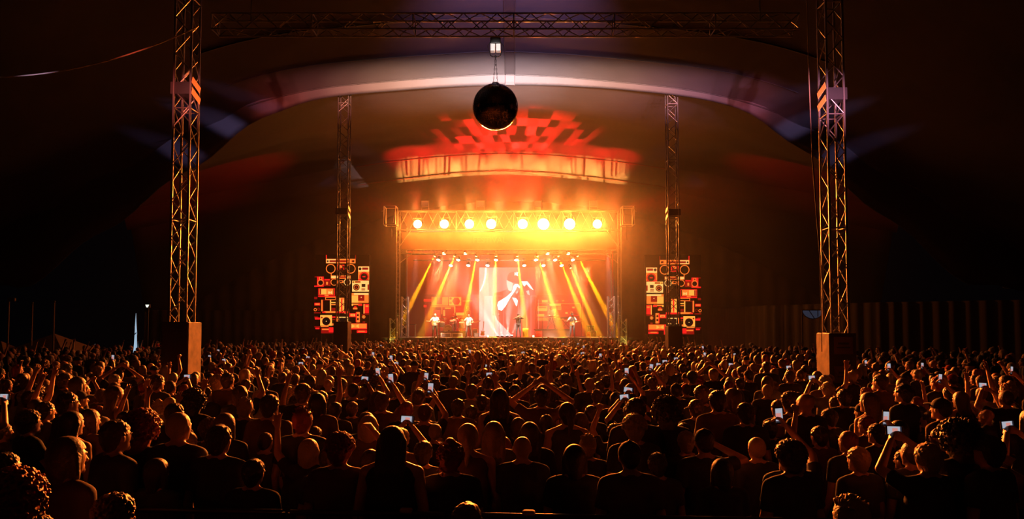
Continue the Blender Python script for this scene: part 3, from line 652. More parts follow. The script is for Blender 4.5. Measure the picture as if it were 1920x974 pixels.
def emission_pattern(o, nu, nv, cut, seed, soft):
    """pattern put into the emission of an added lamp: squares of light thrown on the canvas overhead"""
    l = o.data; l.use_nodes = True; nt = l.node_tree; em = nt.nodes['Emission']; N = nt.nodes.new; K = nt.links.new
    tc = N('ShaderNodeTexCoord'); sp = N('ShaderNodeSeparateXYZ'); K(tc.outputs['Normal'], sp.inputs[0]); out = []
    no = N('ShaderNodeTexNoise'); no.inputs['Scale'].default_value = 7.0; K(tc.outputs['Normal'], no.inputs['Vector'])
    for ch, n, w in (('X', nu, soft), ('Y', nv, soft)):
        dv = N('ShaderNodeMath'); dv.operation = 'DIVIDE'; K(sp.outputs[ch], dv.inputs[0]); K(sp.outputs['Z'], dv.inputs[1])
        wb = N('ShaderNodeMath'); wb.operation = 'MULTIPLY_ADD'; K(no.outputs['Fac'], wb.inputs[0]); wb.inputs[1].default_value = w; K(dv.outputs[0], wb.inputs[2])
        mu = N('ShaderNodeMath'); mu.operation = 'MULTIPLY'; K(wb.outputs[0], mu.inputs[0]); mu.inputs[1].default_value = n
        fl = N('ShaderNodeMath'); fl.operation = 'FLOOR'; K(mu.outputs[0], fl.inputs[0]); out.append(fl)
    cb_ = N('ShaderNodeCombineXYZ'); K(out[0].outputs[0], cb_.inputs[0]); K(out[1].outputs[0], cb_.inputs[1]); cb_.inputs[2].default_value = seed
    wn = N('ShaderNodeTexWhiteNoise'); K(cb_.outputs[0], wn.inputs['Vector'])
    rp = N('ShaderNodeMapRange'); rp.inputs[1].default_value = cut; rp.inputs[2].default_value = cut + 0.3; rp.inputs[3].default_value = 0.03; rp.inputs[4].default_value = 1.0
    K(wn.outputs['Value'], rp.inputs[0]); K(rp.outputs[0], em.inputs['Strength'])
for i in range(8):
    x = -8.4 + 2.42 * i; c = Vector((x * 0.97, 53.6, 12.1))  # unseen lamps added behind the roof to colour the canvas
    if i in (3, 4):
        s = spot('hidden_red_light', c, (c.x + 0.001, 52.0, 17.6), RED_W, (1.0, 0.012, 0.008), 92, 0.7, 0.02)
        emission_pattern(s, 9.0, 3.4, 0.50, 1.0 + i, 0.02)
    s = spot('hidden_amber_light', c, (x * 1.02, 57.0, 16.15), AMBER_W * (0.6 if i in (0, 7) else 1), (1.0, 0.42, 0.085), 40, 0.7, 0.04)
    emission_pattern(s, 30.0, 0.5, 0.05, 3.0 + i, 0.02)
    s = spot('hidden_wash_light', c + Vector((0.2, 0, 0)), (x * 1.05, 55.6, 18.6), AMBER_W * 0.45, (1.0, 0.016, 0.01), 52, 0.8, 0.04)
for sx in (-1, 1):
    spot('added_patch_light', (sx * 8.6, 49.5, 11.9), at(960 + sx * 355, 368, 50.5), 12000, (1.0, 0.02, 0.01), 40, 1.0, 0.1)  # added pair without fixtures, for the faint red patches overhead
    spot('added_post_light', (sx * 7.0, 47.6, 8.1), (wx(960 + sx * 190, 48.6), 48.6, 3.6), 6000, (1.0, 0.62, 0.5), 22, 0.8, 0.1)  # added spot, no fixture, brightens the truss upright
for px in (815, 878, 972, 1034, 1073):
    spot('added_key_light', (wx(px, 48.2), 47.7, 8.0), (wx(px, 49.5), 49.6, DZ + 1.2), KEY_W * (1.6 if px == 1034 else 1.0), (1.0, 0.66, 0.42), 17, 0.7, 0.1)  # added spots without lamp bodies, light the band from the front
for sx in (-1, 1):
    spot('added_stage_red_light', (sx * 6.5, 53.0, 7.6), (sx * 2.0, 54.0, 3.0), STAGE_W, (1.0, 0.06, 0.02), 80, 0.8, 0.2)  # added red fill standing in for light from the LED wall

# ------------------------------------------------------------------ haze
def haze(name, lo, hi):
    m = bpy.data.materials.new(name); m.use_nodes = True; nt = m.node_tree; N = nt.nodes.new; Lk = nt.links.new
    for n in list(nt.nodes):
        if n.type == 'BSDF_PRINCIPLED': nt.nodes.remove(n)
    vs = N('ShaderNodeVolumeScatter'); vs.inputs['Anisotropy'].default_value = HAZE_G
    tc = N('ShaderNodeTexCoord')
    dens = N('ShaderNodeValue'); dens.outputs[0].default_value = HAZE_D; acc = dens.outputs[0]
    for (c, rad, amt) in HAZE_PUFFS:
        sub = N('ShaderNodeVectorMath'); sub.operation = 'SUBTRACT'; sub.inputs[1].default_value = c; Lk(tc.outputs['Object'], sub.inputs[0])
        dv = N('ShaderNodeVectorMath'); dv.operation = 'DIVIDE'; dv.inputs[1].default_value = rad; Lk(sub.outputs[0], dv.inputs[0])
        ln = N('ShaderNodeVectorMath'); ln.operation = 'LENGTH'; Lk(dv.outputs[0], ln.inputs[0])
        mr = N('ShaderNodeMapRange'); mr.interpolation_type = 'SMOOTHSTEP'; mr.inputs[1].default_value = 0.15; mr.inputs[2].default_value = 1.0; mr.inputs[3].default_value = amt; mr.inputs[4].default_value = 0.0
        Lk(ln.outputs['Value'], mr.inputs[0])
        ad = N('ShaderNodeMath'); ad.operation = 'ADD'; Lk(acc, ad.inputs[0]); Lk(mr.outputs[0], ad.inputs[1]); acc = ad.outputs[0]
    no = N('ShaderNodeTexNoise'); no.inputs['Scale'].default_value = 0.16; no.inputs['Detail'].default_value = 2.0; Lk(tc.outputs['Object'], no.inputs['Vector'])
    mr = N('ShaderNodeMapRange'); mr.inputs[1].default_value = 0.3; mr.inputs[2].default_value = 0.7; mr.inputs[3].default_value = 0.45; mr.inputs[4].default_value = 1.5; Lk(no.outputs['Fac'], mr.inputs[0])
    mu = N('ShaderNodeMath'); mu.operation = 'MULTIPLY'; Lk(acc, mu.inputs[0]); Lk(mr.outputs[0], mu.inputs[1])
    Lk(mu.outputs[0], vs.inputs['Density']); Lk(vs.outputs[0], nt.nodes['Material Output'].inputs['Volume'])
    b = MB(); c = [(p + q) / 2 for p, q in zip(lo, hi)]; b.box(c, [q - p for p, q in zip(lo, hi)])
    o = b.build(name, m); o['kind'] = 'stuff'; o['label'] = 'thin smoke hanging in the tent around the stage'; o['category'] = 'haze'
    return o
haze('haze', (-23, 25.5, 0.02), (26, 60, 15.9))
# ------------------------------------------------------------------ people
SKIN = mat('skin', (0.42, 0.22, 0.15), 0.5)
def cloth(name, c): return mat('cloth_' + name, c, 0.85, spec=0.25)
SHIRTS = [cloth('black', (0.03, 0.03, 0.033)), cloth('charcoal', (0.06, 0.06, 0.065)), cloth('navy', (0.04, 0.045, 0.08)), cloth('brown', (0.11, 0.065, 0.045)), cloth('grey', (0.18, 0.17, 0.165))]
DENIM = cloth('denim', (0.06, 0.07, 0.10)); SHOE = cloth('shoe', (0.02, 0.02, 0.02))
def hairm(name, c): return mat('hair_' + name, c, 0.5, bump=(70, 0.6, 0.012), spec=0.6)
HAIRS = dict(dark=hairm('dark', (0.04, 0.025, 0.018)), brown=hairm('brown', (0.10, 0.055, 0.03)), fair=hairm('fair', (0.34, 0.22, 0.11)), red=hairm('red', (0.22, 0.025, 0.012)), grey=hairm('grey', (0.22, 0.20, 0.18)))
CAPM = dict(dark=cloth('cap_dark', (0.035, 0.03, 0.03)), red=cloth('cap_red', (0.35, 0.015, 0.012)), pale=cloth('cap_pale', (0.35, 0.32, 0.28)))

def remesh(mb, voxel, smooth=2, name='tmp', fac=0.5):
    """union of the collected solids as one continuous skin"""
    o = mb.build(name, SKIN)
    md = o.modifiers.new('r', 'REMESH'); md.mode = 'VOXEL'; md.voxel_size = voxel; md.use_smooth_shade = True
    if smooth:
        sm = o.modifiers.new('s', 'SMOOTH'); sm.factor = fac; sm.iterations = smooth
    dg = bpy.context.evaluated_depsgraph_get(); dg.update()
    me = bpy.data.meshes.new_from_object(o.evaluated_get(dg))
    old = o.data; bpy.data.objects.remove(o); bpy.data.meshes.remove(old)
    return me
def cap_(mb, p0, p1, r0, r1, seg=10):
    """tapered limb segment with round ends"""
    mb.tube(p0, p1, r0, r1, seg=seg); mb.ball(p0, r0, seg, 6); mb.ball(p1, r1, seg, 6)
V = Vector
def hand(mb, wrist, elbow, palm_n, side, curl, k=1.0):
    """palm, four unequal bent fingers and a thumb that leaves the side of the palm"""
    d = (V(wrist) - V(elbow)).normalized(); n = V(palm_n); n = (n - d * n.dot(d)).normalized(); s = d.cross(n) * side
    w = V(wrist)
    for j in range(4):
        o = (j - 1.5) * 0.019 * k
        cap_(mb, w + d * 0.01 + s * o * 0.7, w + d * 0.088 * k + s * o, 0.015 * k, 0.0125 * k, 7)
        L = (0.070, 0.082, 0.076, 0.060)[j] * k; b = w + d * 0.088 * k + s * o
        a1, a2 = curl * 0.9, curl * 1.9
        fan = s * (o * 0.9)
        m = b + (d * math.cos(a1) + n * math.sin(a1)).normalized() * L * 0.5 + fan * (1 - min(1, curl)) * 0.5
        e = m + (d * math.cos(a2) + n * math.sin(a2)).normalized() * L * 0.5 + fan * (1 - min(1, curl)) * 0.5
        cap_(mb, b, m, 0.0115 * k, 0.0105 * k, 6); cap_(mb, m, e, 0.0105 * k, 0.009 * k, 6)
    t0 = w + d * 0.025 * k - s * 0.026 * k; t1 = t0 + (d * 0.7 - s * 0.7 + n * 0.2 * (1 + curl)).normalized() * 0.042 * k; t2 = t1 + (d * 0.9 - s * (0.25 - 0.3 * curl) + n * 0.5 * curl).normalized() * 0.034 * k
    cap_(mb, t0, t1, 0.0145 * k, 0.012 * k, 6); cap_(mb, t1, t2, 0.012 * k, 0.0095 * k, 6)

# arms: (elbow, wrist, palm direction, finger curl); right arm has x > 0. Person faces +y, is 1.75 tall
SHZ, SHX = 1.425, 0.185
ARM = dict(
    down=((0.25, -0.02, 1.13), (0.27, 0.06, 0.88), (-1, 0, 0), 0.5),
    fold=((0.27, 0.0, 1.15), (0.08, 0.24, 1.13), (0, -1, 0), 0.6),
    clap=((0.27, 0.16, 1.20), (0.05, 0.36, 1.36), (-1, 0, 0), 0.15),
    up=((0.24, 0.10, 1.70), (0.20, 0.17, 1.955), (0, 1, 0), 0.12),
    fist=((0.27, 0.12, 1.67), (0.17, 0.19, 1.91), (0, 1, 0), 1.35),
    wide=((0.37, 0.10, 1.60), (0.40, 0.16, 1.86), (0, 1, 0), 0.18),
    head=((0.40, 0.10, 1.58), (0.10, 0.14, 1.80), (-0.6, 0.5, 0), 0.35),
    phone=((0.27, 0.20, 1.52), (0.075, 0.36, 1.72), (-1, 0.2, 0), 0.75),
    phone1=((0.25, 0.20, 1.60), (0.085, 0.32, 1.83), (-1, 0.1, 0), 0.75),
    low=((0.26, 0.10, 1.18), (0.075, 0.33, 1.36), (-1, 0.2, 0), 0.75),
    elbow=((0.44, 0.08, 1.53), (0.24, 0.14, 1.76), (-1, 0.3, 0), 0.9),
    mic=((0.33, 0.16, 1.36), (0.05, 0.20, 1.52), (-1, -0.2, 0), 1.3),
    visor=((0.41, 0.13, 1.42), (0.13, 0.17, 1.585), (-1, -0.2, 0), 1.0),
    hat=((0.40, 0.06, 1.46), (0.14, 0.14, 1.60), (-1, -0.2, 0), 0.8),
    neck=((0.40, 0.06, 1.18), (0.58, 0.25, 1.19), (0, -1, 0), 0.9),
    strum=((0.33, 0.02, 1.16), (0.10, 0.26, 1.06), (0, -1, 0), 0.7),
    keys=((0.28, 0.10, 1.14), (0.20, 0.38, 1.09), (0, 0, -1), 0.4),
    drum=((0.34, 0.12, 1.18), (0.26, 0.36, 1.24), (0, 0, -1), 1.1),
)
def mir(p, s): return (p[0] * s, p[1], p[2])
def head_bits(mb, tilt=0.0):
    c = V((0, 0.015, 1.635))
    mb.ball(c, 0.088, 18, 12, sq=(0.88, 1.08, 1.10)); mb.ball(c + V((0, 0.022, -0.055)), 0.066, 14, 9, sq=(0.88, 1.0, 0.95))
    mb.ball(c + V((0, -0.024, 0.026)), 0.086, 16, 10, sq=(0.94, 1.04, 0.98))
    cap_(mb, c + V((0, 0.094, 0.008)), c + V((0, 0.112, -0.028)), 0.009, 0.014, 7)          # nose
    mb.ball(c + V((0, 0.086, -0.062)), 0.018, 8, 6, sq=(1.35, 0.7, 0.55)); mb.ball(c + V((0, 0.082, -0.092)), 0.022, 8, 6)   # lips, chin
    for s in (-1, 1):
        mb.ball(c + V((s * 0.080, -0.004, -0.008)), 0.028, 8, 6, sq=(0.36, 0.72, 1.1))         # ears
        mb.ball(c + V((s * 0.033, 0.083, 0.024)), 0.018, 8, 6, sq=(1.2, 0.5, 0.5))
def skeleton(la, ra, stance=0.0):
    b = MB()
    head_bits(b)
    cap_(b, (0, -0.012, 1.42), (0, 0.0, 1.56), 0.062, 0.055)
    cap_(b, (-0.10, -0.005, 1.40), (0.10, -0.005, 1.40), 0.082, 0.082); cap_(b, (0, 0, 1.30), (0, 0, 1.10), 0.125, 0.115)
    cap_(b, (-0.07, 0, 1.30), (-0.05, 0, 1.08), 0.10, 0.095); cap_(b, (0.07, 0, 1.30), (0.05, 0, 1.08), 0.10, 0.095)
    cap_(b, (-0.075, 0, 0.97), (0.075, 0, 0.97), 0.11, 0.11); cap_(b, (0, 0, 1.1), (0, 0, 0.97), 0.115, 0.12)
    for s in (-1, 1):
        hx = 0.09 + stance * 0.4
        kn = (s * (0.10 + stance), 0.02, 0.50); an = (s * (0.11 + stance * 1.5), -0.02, 0.08)
        cap_(b, (s * 0.09, 0, 0.92), kn, 0.092, 0.058); cap_(b, kn, an, 0.058, 0.038)
        cap_(b, (an[0], -0.04, 0.045), (an[0] + s * 0.02, 0.15, 0.035), 0.042, 0.034)
        e, w, n, c = ARM[ra if s > 0 else la]; e, w, n = mir(e, s), mir(w, s), mir(n, s)
        sh = (s * SHX, -0.005, SHZ)
        cap_(b, (s * 0.10, -0.005, 1.42), sh, 0.075, 0.060); cap_(b, (s * 0.03, -0.015, 1.50), (s * 0.15, -0.008, 1.445), 0.045, 0.05); cap_(b, sh, e, 0.056, 0.040); cap_(b, e, w, 0.041, 0.027)
        hand(b, w, e, n, s, c)
    return b
def shirt_solid(la, ra, sleeve=0.62, long=False, tank=False):
    b = MB(); g = 0.014
    cap_(b, (0, -0.01, 1.47), (0, -0.01, 1.40), 0.07, 0.1)
    cap_(b, (-0.10, -0.008, 1.395), (0.10, -0.008, 1.395), 0.088 + g, 0.088 + g)
    cap_(b, (-0.07, 0, 1.30), (-0.06, 0, 1.00), 0.108 + g, 0.10 + g); cap_(b, (0.07, 0, 1.30), (0.06, 0, 1.00), 0.108 + g, 0.10 + g); cap_(b, (0, 0, 1.3), (0, 0, 0.98), 0.13 + g, 0.125 + g)
    cap_(b, (0, -0.014, 1.43), (0, -0.012, 1.472), 0.07 + g, 0.064)
    b.ball((0, 0, 1.20), 0.20, 18, 14, sq=(0.98, 0.76, 1.5)); b.lathe([(0.0, 0.20), (0.17, 0.20), (0.185, 0.06), (0.188, 0.0), (0.0, 0.0)], (0, 0, 0.885), (0, 0, 1), 22)
    k0 = len(b.v) - 22 * 5
    for i in range(k0, len(b.v)): b.v[i] = (b.v[i][0], b.v[i][1] * 0.80, b.v[i][2])
    for s in (-1, 1):
        if tank:
            cap_(b, (s * 0.09, -0.005, 1.43), (s * 0.13, -0.005, 1.42), 0.07, 0.066); continue
        e, w, n, c = ARM[ra if s > 0 else la]; e, w = V(mir(e, s)), V(mir(w, s)); sh = V((s * SHX, -0.005, SHZ))
        cap_(b, (s * 0.09, -0.005, 1.42), sh, 0.084, 0.074); cap_(b, (s * 0.04, -0.015, 1.485), (s * 0.15, -0.008, 1.45), 0.048, 0.062)
        if long:
            cap_(b, sh, e, 0.070, 0.054); b.tube(e, e.lerp(w, 0.93), 0.054, 0.038, seg=10); b.ball(e, 0.054, 10, 6)
        else: b.tube(sh, sh.lerp(e, sleeve), 0.071, 0.066, seg=12)
    return b
def trouser_solid(stance=0.0):
    b = MB(); g = 0.012
    cap_(b, (-0.075, 0, 0.98), (0.075, 0, 0.98), 0.112 + g, 0.112 + g)
    for s in (-1, 1):
        kn = (s * (0.10 + stance), 0.02, 0.50); an = (s * (0.11 + stance * 1.5), -0.02, 0.10)
        cap_(b, (s * 0.09, 0, 0.92), kn, 0.10 + g, 0.072); b.tube(kn, an, 0.072, 0.06, seg=10); b.ball(kn, 0.072, 10, 6)
    return b
HC = V((0, 0.015, 1.635))
def hair_solid(kind):
    b = MB()
    rnd = random.Random(hash(kind) % 7 + 3)
    def shell(th, low, back=0.0):
        c = HC + V((0, -0.022, 0.03)); b.ball(c, 0.094 + th, 18, 12, sq=(0.92, 1.05, 1.04))
        cap_(b, HC + V((0, -0.045, 0.0)), HC + V((0, -0.05, -low)), 0.078 + th, 0.055 + th)
    if kind == 'buzz': shell(0.002, 0.03)
    elif kind == 'short':
        shell(0.008, 0.05)
        for i in range(170):
            t, p = rnd.uniform(0, 6.28), math.acos(rnd.uniform(-0.25, 1)); d = V((math.sin(p) * math.cos(t), math.sin(p) * math.sin(t), math.cos(p)))
            c = HC + V((0, -0.022, 0.03)) + V((d.x * 0.09, d.y * 0.102, d.z * 0.10)); cap_(b, c, c + (d + V((rnd.gauss(0, .35), 0.25, 0.35))).normalized() * rnd.uniform(0.002, 0.007), 0.011, 0.008, 5)
    elif kind == 'spiky':
        shell(0.010, 0.045)
        for i in range(46):
            t, p = rnd.uniform(0, 6.28), rnd.uniform(0, 1.05); d = V((math.sin(p) * math.cos(t), math.sin(p) * math.sin(t), math.cos(p)))
            c = HC + V((0, -0.015, 0.03)) + d * 0.09; cap_(b, c, c + (d + V((rnd.gauss(0, .3), rnd.gauss(0, .3), 0.3))).normalized() * 0.036, 0.013, 0.005, 6)
    elif kind == 'bob':
        shell(0.016, 0.10)
        for s in (-1, 1): cap_(b, HC + V((s * 0.078, -0.02, 0.02)), HC + V((s * 0.085, -0.015, -0.11)), 0.036, 0.030)
    elif kind == 'long':
        shell(0.014, 0.12)
        for x in (-0.08, -0.04, 0.0, 0.04, 0.08):
            cap_(b, HC + V((x, -0.055 + abs(x) * 0.3, 0.02)), HC + V((x * 1.15, -0.10, -0.27 - 0.03 * math.cos(x * 40))), 0.036, 0.026)
    elif kind == 'pony':
        shell(0.008, 0.05); c = HC + V((0, -0.125, 0.03)); b.ball(c, 0.03, 10, 7)
        cap_(b, c, c + V((0.01, -0.05, -0.10)), 0.034, 0.036); cap_(b, c + V((0.01, -0.05, -0.10)), c + V((0.0, -0.035, -0.24)), 0.036, 0.012)
    elif kind == 'bun': shell(0.008, 0.05); b.ball(HC + V((0, -0.07, 0.125)), 0.046, 12, 8, sq=(1.1, 1, 0.9))
    elif kind in ('curly', 'afro', 'messy'):
        R0 = dict(curly=0.026, afro=0.066, messy=0.022)[kind]; low = dict(curly=0.06, afro=0.13, messy=0.06)[kind]
        shell(R0 * 0.7, low * 0.7)
        for i in range(dict(curly=850, afro=1500, messy=420)[kind]):
            t = rnd.uniform(0, 6.28); p = math.acos(rnd.uniform(-0.55 if kind == 'afro' else -0.15, 1))
            d = V((math.sin(p) * math.cos(t), math.sin(p) * math.sin(t), math.cos(p)))
            if d.y > 0.55 and d.z < 0.45: continue
            c = HC + V((0, -0.022, 0.03)) + V((d.x * 0.092, d.y * 0.10, d.z * 0.10)) + d * R0 * rnd.uniform(0.72, 1.05)
            b.ball(c, rnd.uniform(0.0065, 0.011), 6, 4)
        if kind == 'messy':
            b.ball(HC + V((0.0, -0.05, 0.135)), 0.05, 10, 7)
            for i in range(26):
                t = rnd.uniform(0, 6.28); c = HC + V((0.085 * math.cos(t), -0.05 + 0.05 * math.sin(t), rnd.uniform(-0.12, 0.14)))
                cap_(b, c, c + V((rnd.gauss(0, .03), rnd.gauss(0, .02), rnd.uniform(-0.05, 0.03))), 0.010, 0.005, 5)
    elif kind == 'cap':
        c = HC + V((0, -0.012, 0.035)); b.ball(c, 0.100, 18, 12, sq=(0.93, 1.06, 0.98)); b.ball(HC + V((0, 0.115, 0.055)), 0.075, 14, 6, sq=(0.95, 0.95, 0.14)); b.ball(c + V((0, 0, 0.098)), 0.010, 8, 5)
    elif kind == 'hat':
        c = HC + V((0, -0.01, 0.05)); b.lathe([(0.0, 0.10), (0.07, 0.10), (0.085, 0.085), (0.097, 0.0), (0.165, -0.012), (0.165, -0.02), (0.095, -0.018), (0.0, -0.018)], c, (0, 0, 1), 22)
    return b
def cut_face(me, kind):
    """hair stays off the face: trims the shell in front of the ears below the brow"""
    bm = bmesh.new(); bm.from_mesh(me)
    if kind in ('cap', 'hat'):
        dele = [f for f in bm.faces if f.calc_center_median().z < HC.z + 0.018 and f.calc_center_median().y < 0.1 and kind == 'cap']
    else:
        dele = []
        for f in bm.faces:
            c = f.calc_center_median()
            if (c.y > 0.045 and c.z < HC.z + 0.055) or (kind in ('buzz', 'short', 'spiky', 'bun', 'pony') and c.z < HC.z + 0.02 - (c.y - 0.02) * -0.0 and c.y > -0.01): dele.append(f)
    bmesh.ops.delete(bm, geom=dele, context='FACES'); bm.to_mesh(me); bm.free()
_cache = {}
def body_mesh(la, ra, stance=0.0, voxel=0.0095):
    k = ('b', la, ra, stance, voxel)
    if k not in _cache:
        me = remesh(skeleton(la, ra, stance), voxel, 2, 'body'); me.materials.clear(); me.materials.append(SKIN); me.materials.append(SHOE)
        z = np.empty(len(me.polygons) * 3); me.polygons.foreach_get('center', z); z = z.reshape(-1, 3)[:, 2]
        me.polygons.foreach_set('material_index', (z < 0.095).astype(np.int32)); _cache[k] = me
    return _cache[k]
def shirt_mesh(la, ra, tank=False, long=False):
    k = ('s', la if not tank else 0, ra if not tank else 0, tank, long)
    if k not in _cache:
        me = remesh(shirt_solid(la, ra, tank=tank, long=long), 0.013, 6, 'shirt'); me.materials.clear(); me.materials.append(SHIRTS[0]); _cache[k] = me
    return _cache[k]
def trouser_mesh(stance=0.0):
    k = ('t', stance)
    if k not in _cache:
        me = remesh(trouser_solid(stance), 0.016, 2, 'trousers'); me.materials.clear(); me.materials.append(DENIM); _cache[k] = me
    return _cache[k]
def hair_mesh(kind):
    k = ('h', kind)
    if k not in _cache:
        fine = kind in ('curly', 'afro', 'messy', 'spiky', 'short')
        me = remesh(hair_solid(kind), (0.0042 if kind in ('curly', 'afro', 'messy') else 0.0055) if fine else 0.008, 2 if kind == 'short' else 1 if fine else 3, 'hair'); cut_face(me, kind); me.materials.clear(); me.materials.append(HAIRS['dark']); _cache[k] = me
    return _cache[k]
def own(o, m):
    o.material_slots[0].link = 'OBJECT'; o.material_slots[0].material = m
def link(name, me, parent=None):
    o = bpy.data.objects.new(name, me); COL.objects.link(o); o.parent = parent
    return o
HEADGEAR = ('cap', 'hat')
def person(loc, rz, scale, la, ra, hair, hcol, shirt, label, group=None, tank=False, long=False, trousers=None, stance=0.0, tilt=0.0):
    p = link('person', body_mesh(la, ra, stance)); tag(p, label, 'person', group)
    p.location = loc; p.rotation_euler = (tilt, 0, rz); p.scale = (scale[0], scale[0], scale[1]) if isinstance(scale, tuple) else (scale,) * 3
    s = link('tank_top' if tank else ('long_sleeved_shirt' if long else 't_shirt'), shirt_mesh(la, ra, tank, long), p); own(s, shirt)
    t = link('trousers', trouser_mesh(stance), p)
    if trousers: own(t, trousers)
    if hair != 'bald':
        h = link('cap' if hair == 'cap' else 'hat' if hair == 'hat' else 'hair', hair_mesh(hair), p); own(h, (CAPM if hair in HEADGEAR else HAIRS)[hcol])
        if hair in HEADGEAR: own(link('hair', hair_mesh('buzz'), p), HAIRS['dark'])
    return p
# ------------------------------------------------------------------ the band and its gear
def feet(px, Y, z): return (wx(px, Y), Y, z)
WOOD = mat('amber_wood', (0.55, 0.26, 0.06), 0.35); NECKW = mat('maple', (0.5, 0.3, 0.13), 0.4); WHITE = mat('white_gloss', (0.75, 0.73, 0.70), 0.35)
def guitar(loc, rz, tilt, label, body_m, cat='guitar'):
    """solid-body guitar: horned body, neck, headstock, pick guard, strings; built along +x (neck), facing -y"""
    t = thing('electric_guitar', label, cat, loc); t.rotation_euler = (0, tilt, rz)
    out = [(-0.20, 0.0), (-0.19, 0.12), (-0.10, 0.17), (0.0, 0.125), (0.09, 0.13), (0.17, 0.17), (0.19, 0.14), (0.13, 0.07), (0.13, -0.05), (0.19, -0.10), (0.16, -0.15), (0.06, -0.12), (-0.02, -0.125), (-0.10, -0.17), (-0.19, -0.12)]
    n = len(out); m = MB(); m.add([(x, -0.022, z) for x, z in out] + [(x, 0.022, z) for x, z in out], [tuple(range(n)), tuple(range(2 * n - 1, n - 1, -1))] + [(i, n + i, n + (i + 1) % n, (i + 1) % n) for i in range(n)])
    m.build('body', body_m, t)
    m = MB(); m.box((0.42, -0.02, 0), (0.62, 0.026, 0.05), 0, bev=0.006); m.build('neck', NECKW, t)
    m = MB(); m.add([(0.73, -0.03, -.03), (0.73, -0.03, .03), (0.91, -0.03, .055), (0.90, -0.03, -.02), (0.73, -0.008, -.03), (0.73, -0.008, .03), (0.91, -0.008, .055), (0.90, -0.008, -.02)], [(0, 1, 2, 3), (7, 6, 5, 4), (0, 4, 5, 1), (1, 5, 6, 2), (2, 6, 7, 3), (3, 7, 4, 0)]); m.build('headstock', NECKW, t)
    m = MB(); m.box((0.02, -0.026, -0.02), (0.2, 0.006, 0.13), 0, bev=0.002); m.build('pick_guard', WHITE, t)
    m = MB()
    for q in (-0.04, 0.06): m.box((q, -0.032, 0.0), (0.03, 0.012, 0.08), 0)
    m.build('pickup', BLK, t)
    return t
PRINT = mat('printed_shirt', (0.62, 0.58, 0.55), 0.8, noise=(14, 0.85)); PALE = mat('pale_shirt', (0.66, 0.58, 0.56), 0.8)
singer = person(feet(972, 49.4, DZ), R(176), 1.02, 'visor', 'mic', 'cap', 'dark', SHIRTS[1], 'singer in a black cap and dark T-shirt with both hands at the face, centre stage', trousers=cloth('blue_jeans', (0.14, 0.17, 0.24)), stance=0.03)
m1 = thing('microphone', 'handheld microphone at the singer\'s mouth', 'microphone', singer.location + Vector((0.02, -0.2, 1.58)))
q = MB(); q.lathe([(0, 0.10), (0.02, 0.09), (0.028, 0.06), (0.02, 0.03), (0, 0.028)], (0, 0, 0), (0, 0.6, 0.6), 12); q.build('grille', DKM, m1)
q = MB(); q.lathe([(0.017, 0.03), (0.012, -0.10), (0, -0.10)], (0, 0, 0), (0, 0.6, 0.6), 10); q.build('handle', BLK, m1)
def cable_hair(p): pass
bl_ = person(feet(816, 49.6, DZ), R(190), 1.02, 'strum', 'neck', 'long', 'fair', PALE, 'bearded guitarist in a pale shirt and dark shorts, beside the drums', trousers=cloth('olive_shorts', (0.07, 0.07, 0.035)), stance=0.04)
guitar(bl_.location + Vector((-0.02, -0.34, 1.08)), 0.0, R(-8), 'guitar held by the bearded guitarist', WOOD)
brd = remesh((lambda q: (q.ball(HC + V((0, 0.062, -0.085)), 0.052, 14, 9, sq=(1, .8, 1.0)), cap_(q, HC + V((-.06, .03, -.05)), HC + V((-.02, .08, -.10)), .022, .03), cap_(q, HC + V((.06, .03, -.05)), HC + V((.02, .08, -.10)), .022, .03), q)[-1])(MB()), 0.008, 2)
brd.materials.clear(); brd.materials.append(HAIRS['brown']); link('beard', brd, bl_)
bs = person(feet(879, 49.6, DZ), R(176), 1.0, 'strum', 'neck', 'buzz', 'dark', PRINT, 'bass player in a light printed shirt in front of the drums', trousers=cloth('grey_trousers', (0.22, 0.19, 0.18)), stance=0.06)
guitar(bs.location + Vector((0.02, -0.34, 1.07)), 0.0, R(-10), 'bass guitar held by the player in a printed shirt', WHITE)
gr = person(feet(1073, 49.5, DZ), R(184), 1.03, 'strum', 'neck', 'hat', 'dark', WHITE, 'guitarist in a black hat and dark waistcoat over a white shirt', trousers=cloth('blue_jeans', (0, 0, 0)), stance=0.03)
vest = remesh((lambda b: (cap_(b, (-0.06, 0, 1.34), (-0.06, 0, 1.0), 0.125, 0.122), cap_(b, (0.06, 0, 1.34), (0.06, 0, 1.0), 0.125, 0.122), cap_(b, (-0.09, -.005, 1.40), (0.09, -.005, 1.40), 0.105, 0.105), b.ball((0, 0, 1.2), 0.208, 16, 12, sq=(1, .78, 1.45)), b)[-1])(MB()), 0.014, 5)
vest.materials.clear(); vest.materials.append(SHIRTS[0]); link('waistcoat', vest, gr)
guitar(gr.location + Vector((-0.02, -0.36, 1.06)), 0.0, R(-16), 'honey coloured guitar held by the player in the waistcoat', WOOD)
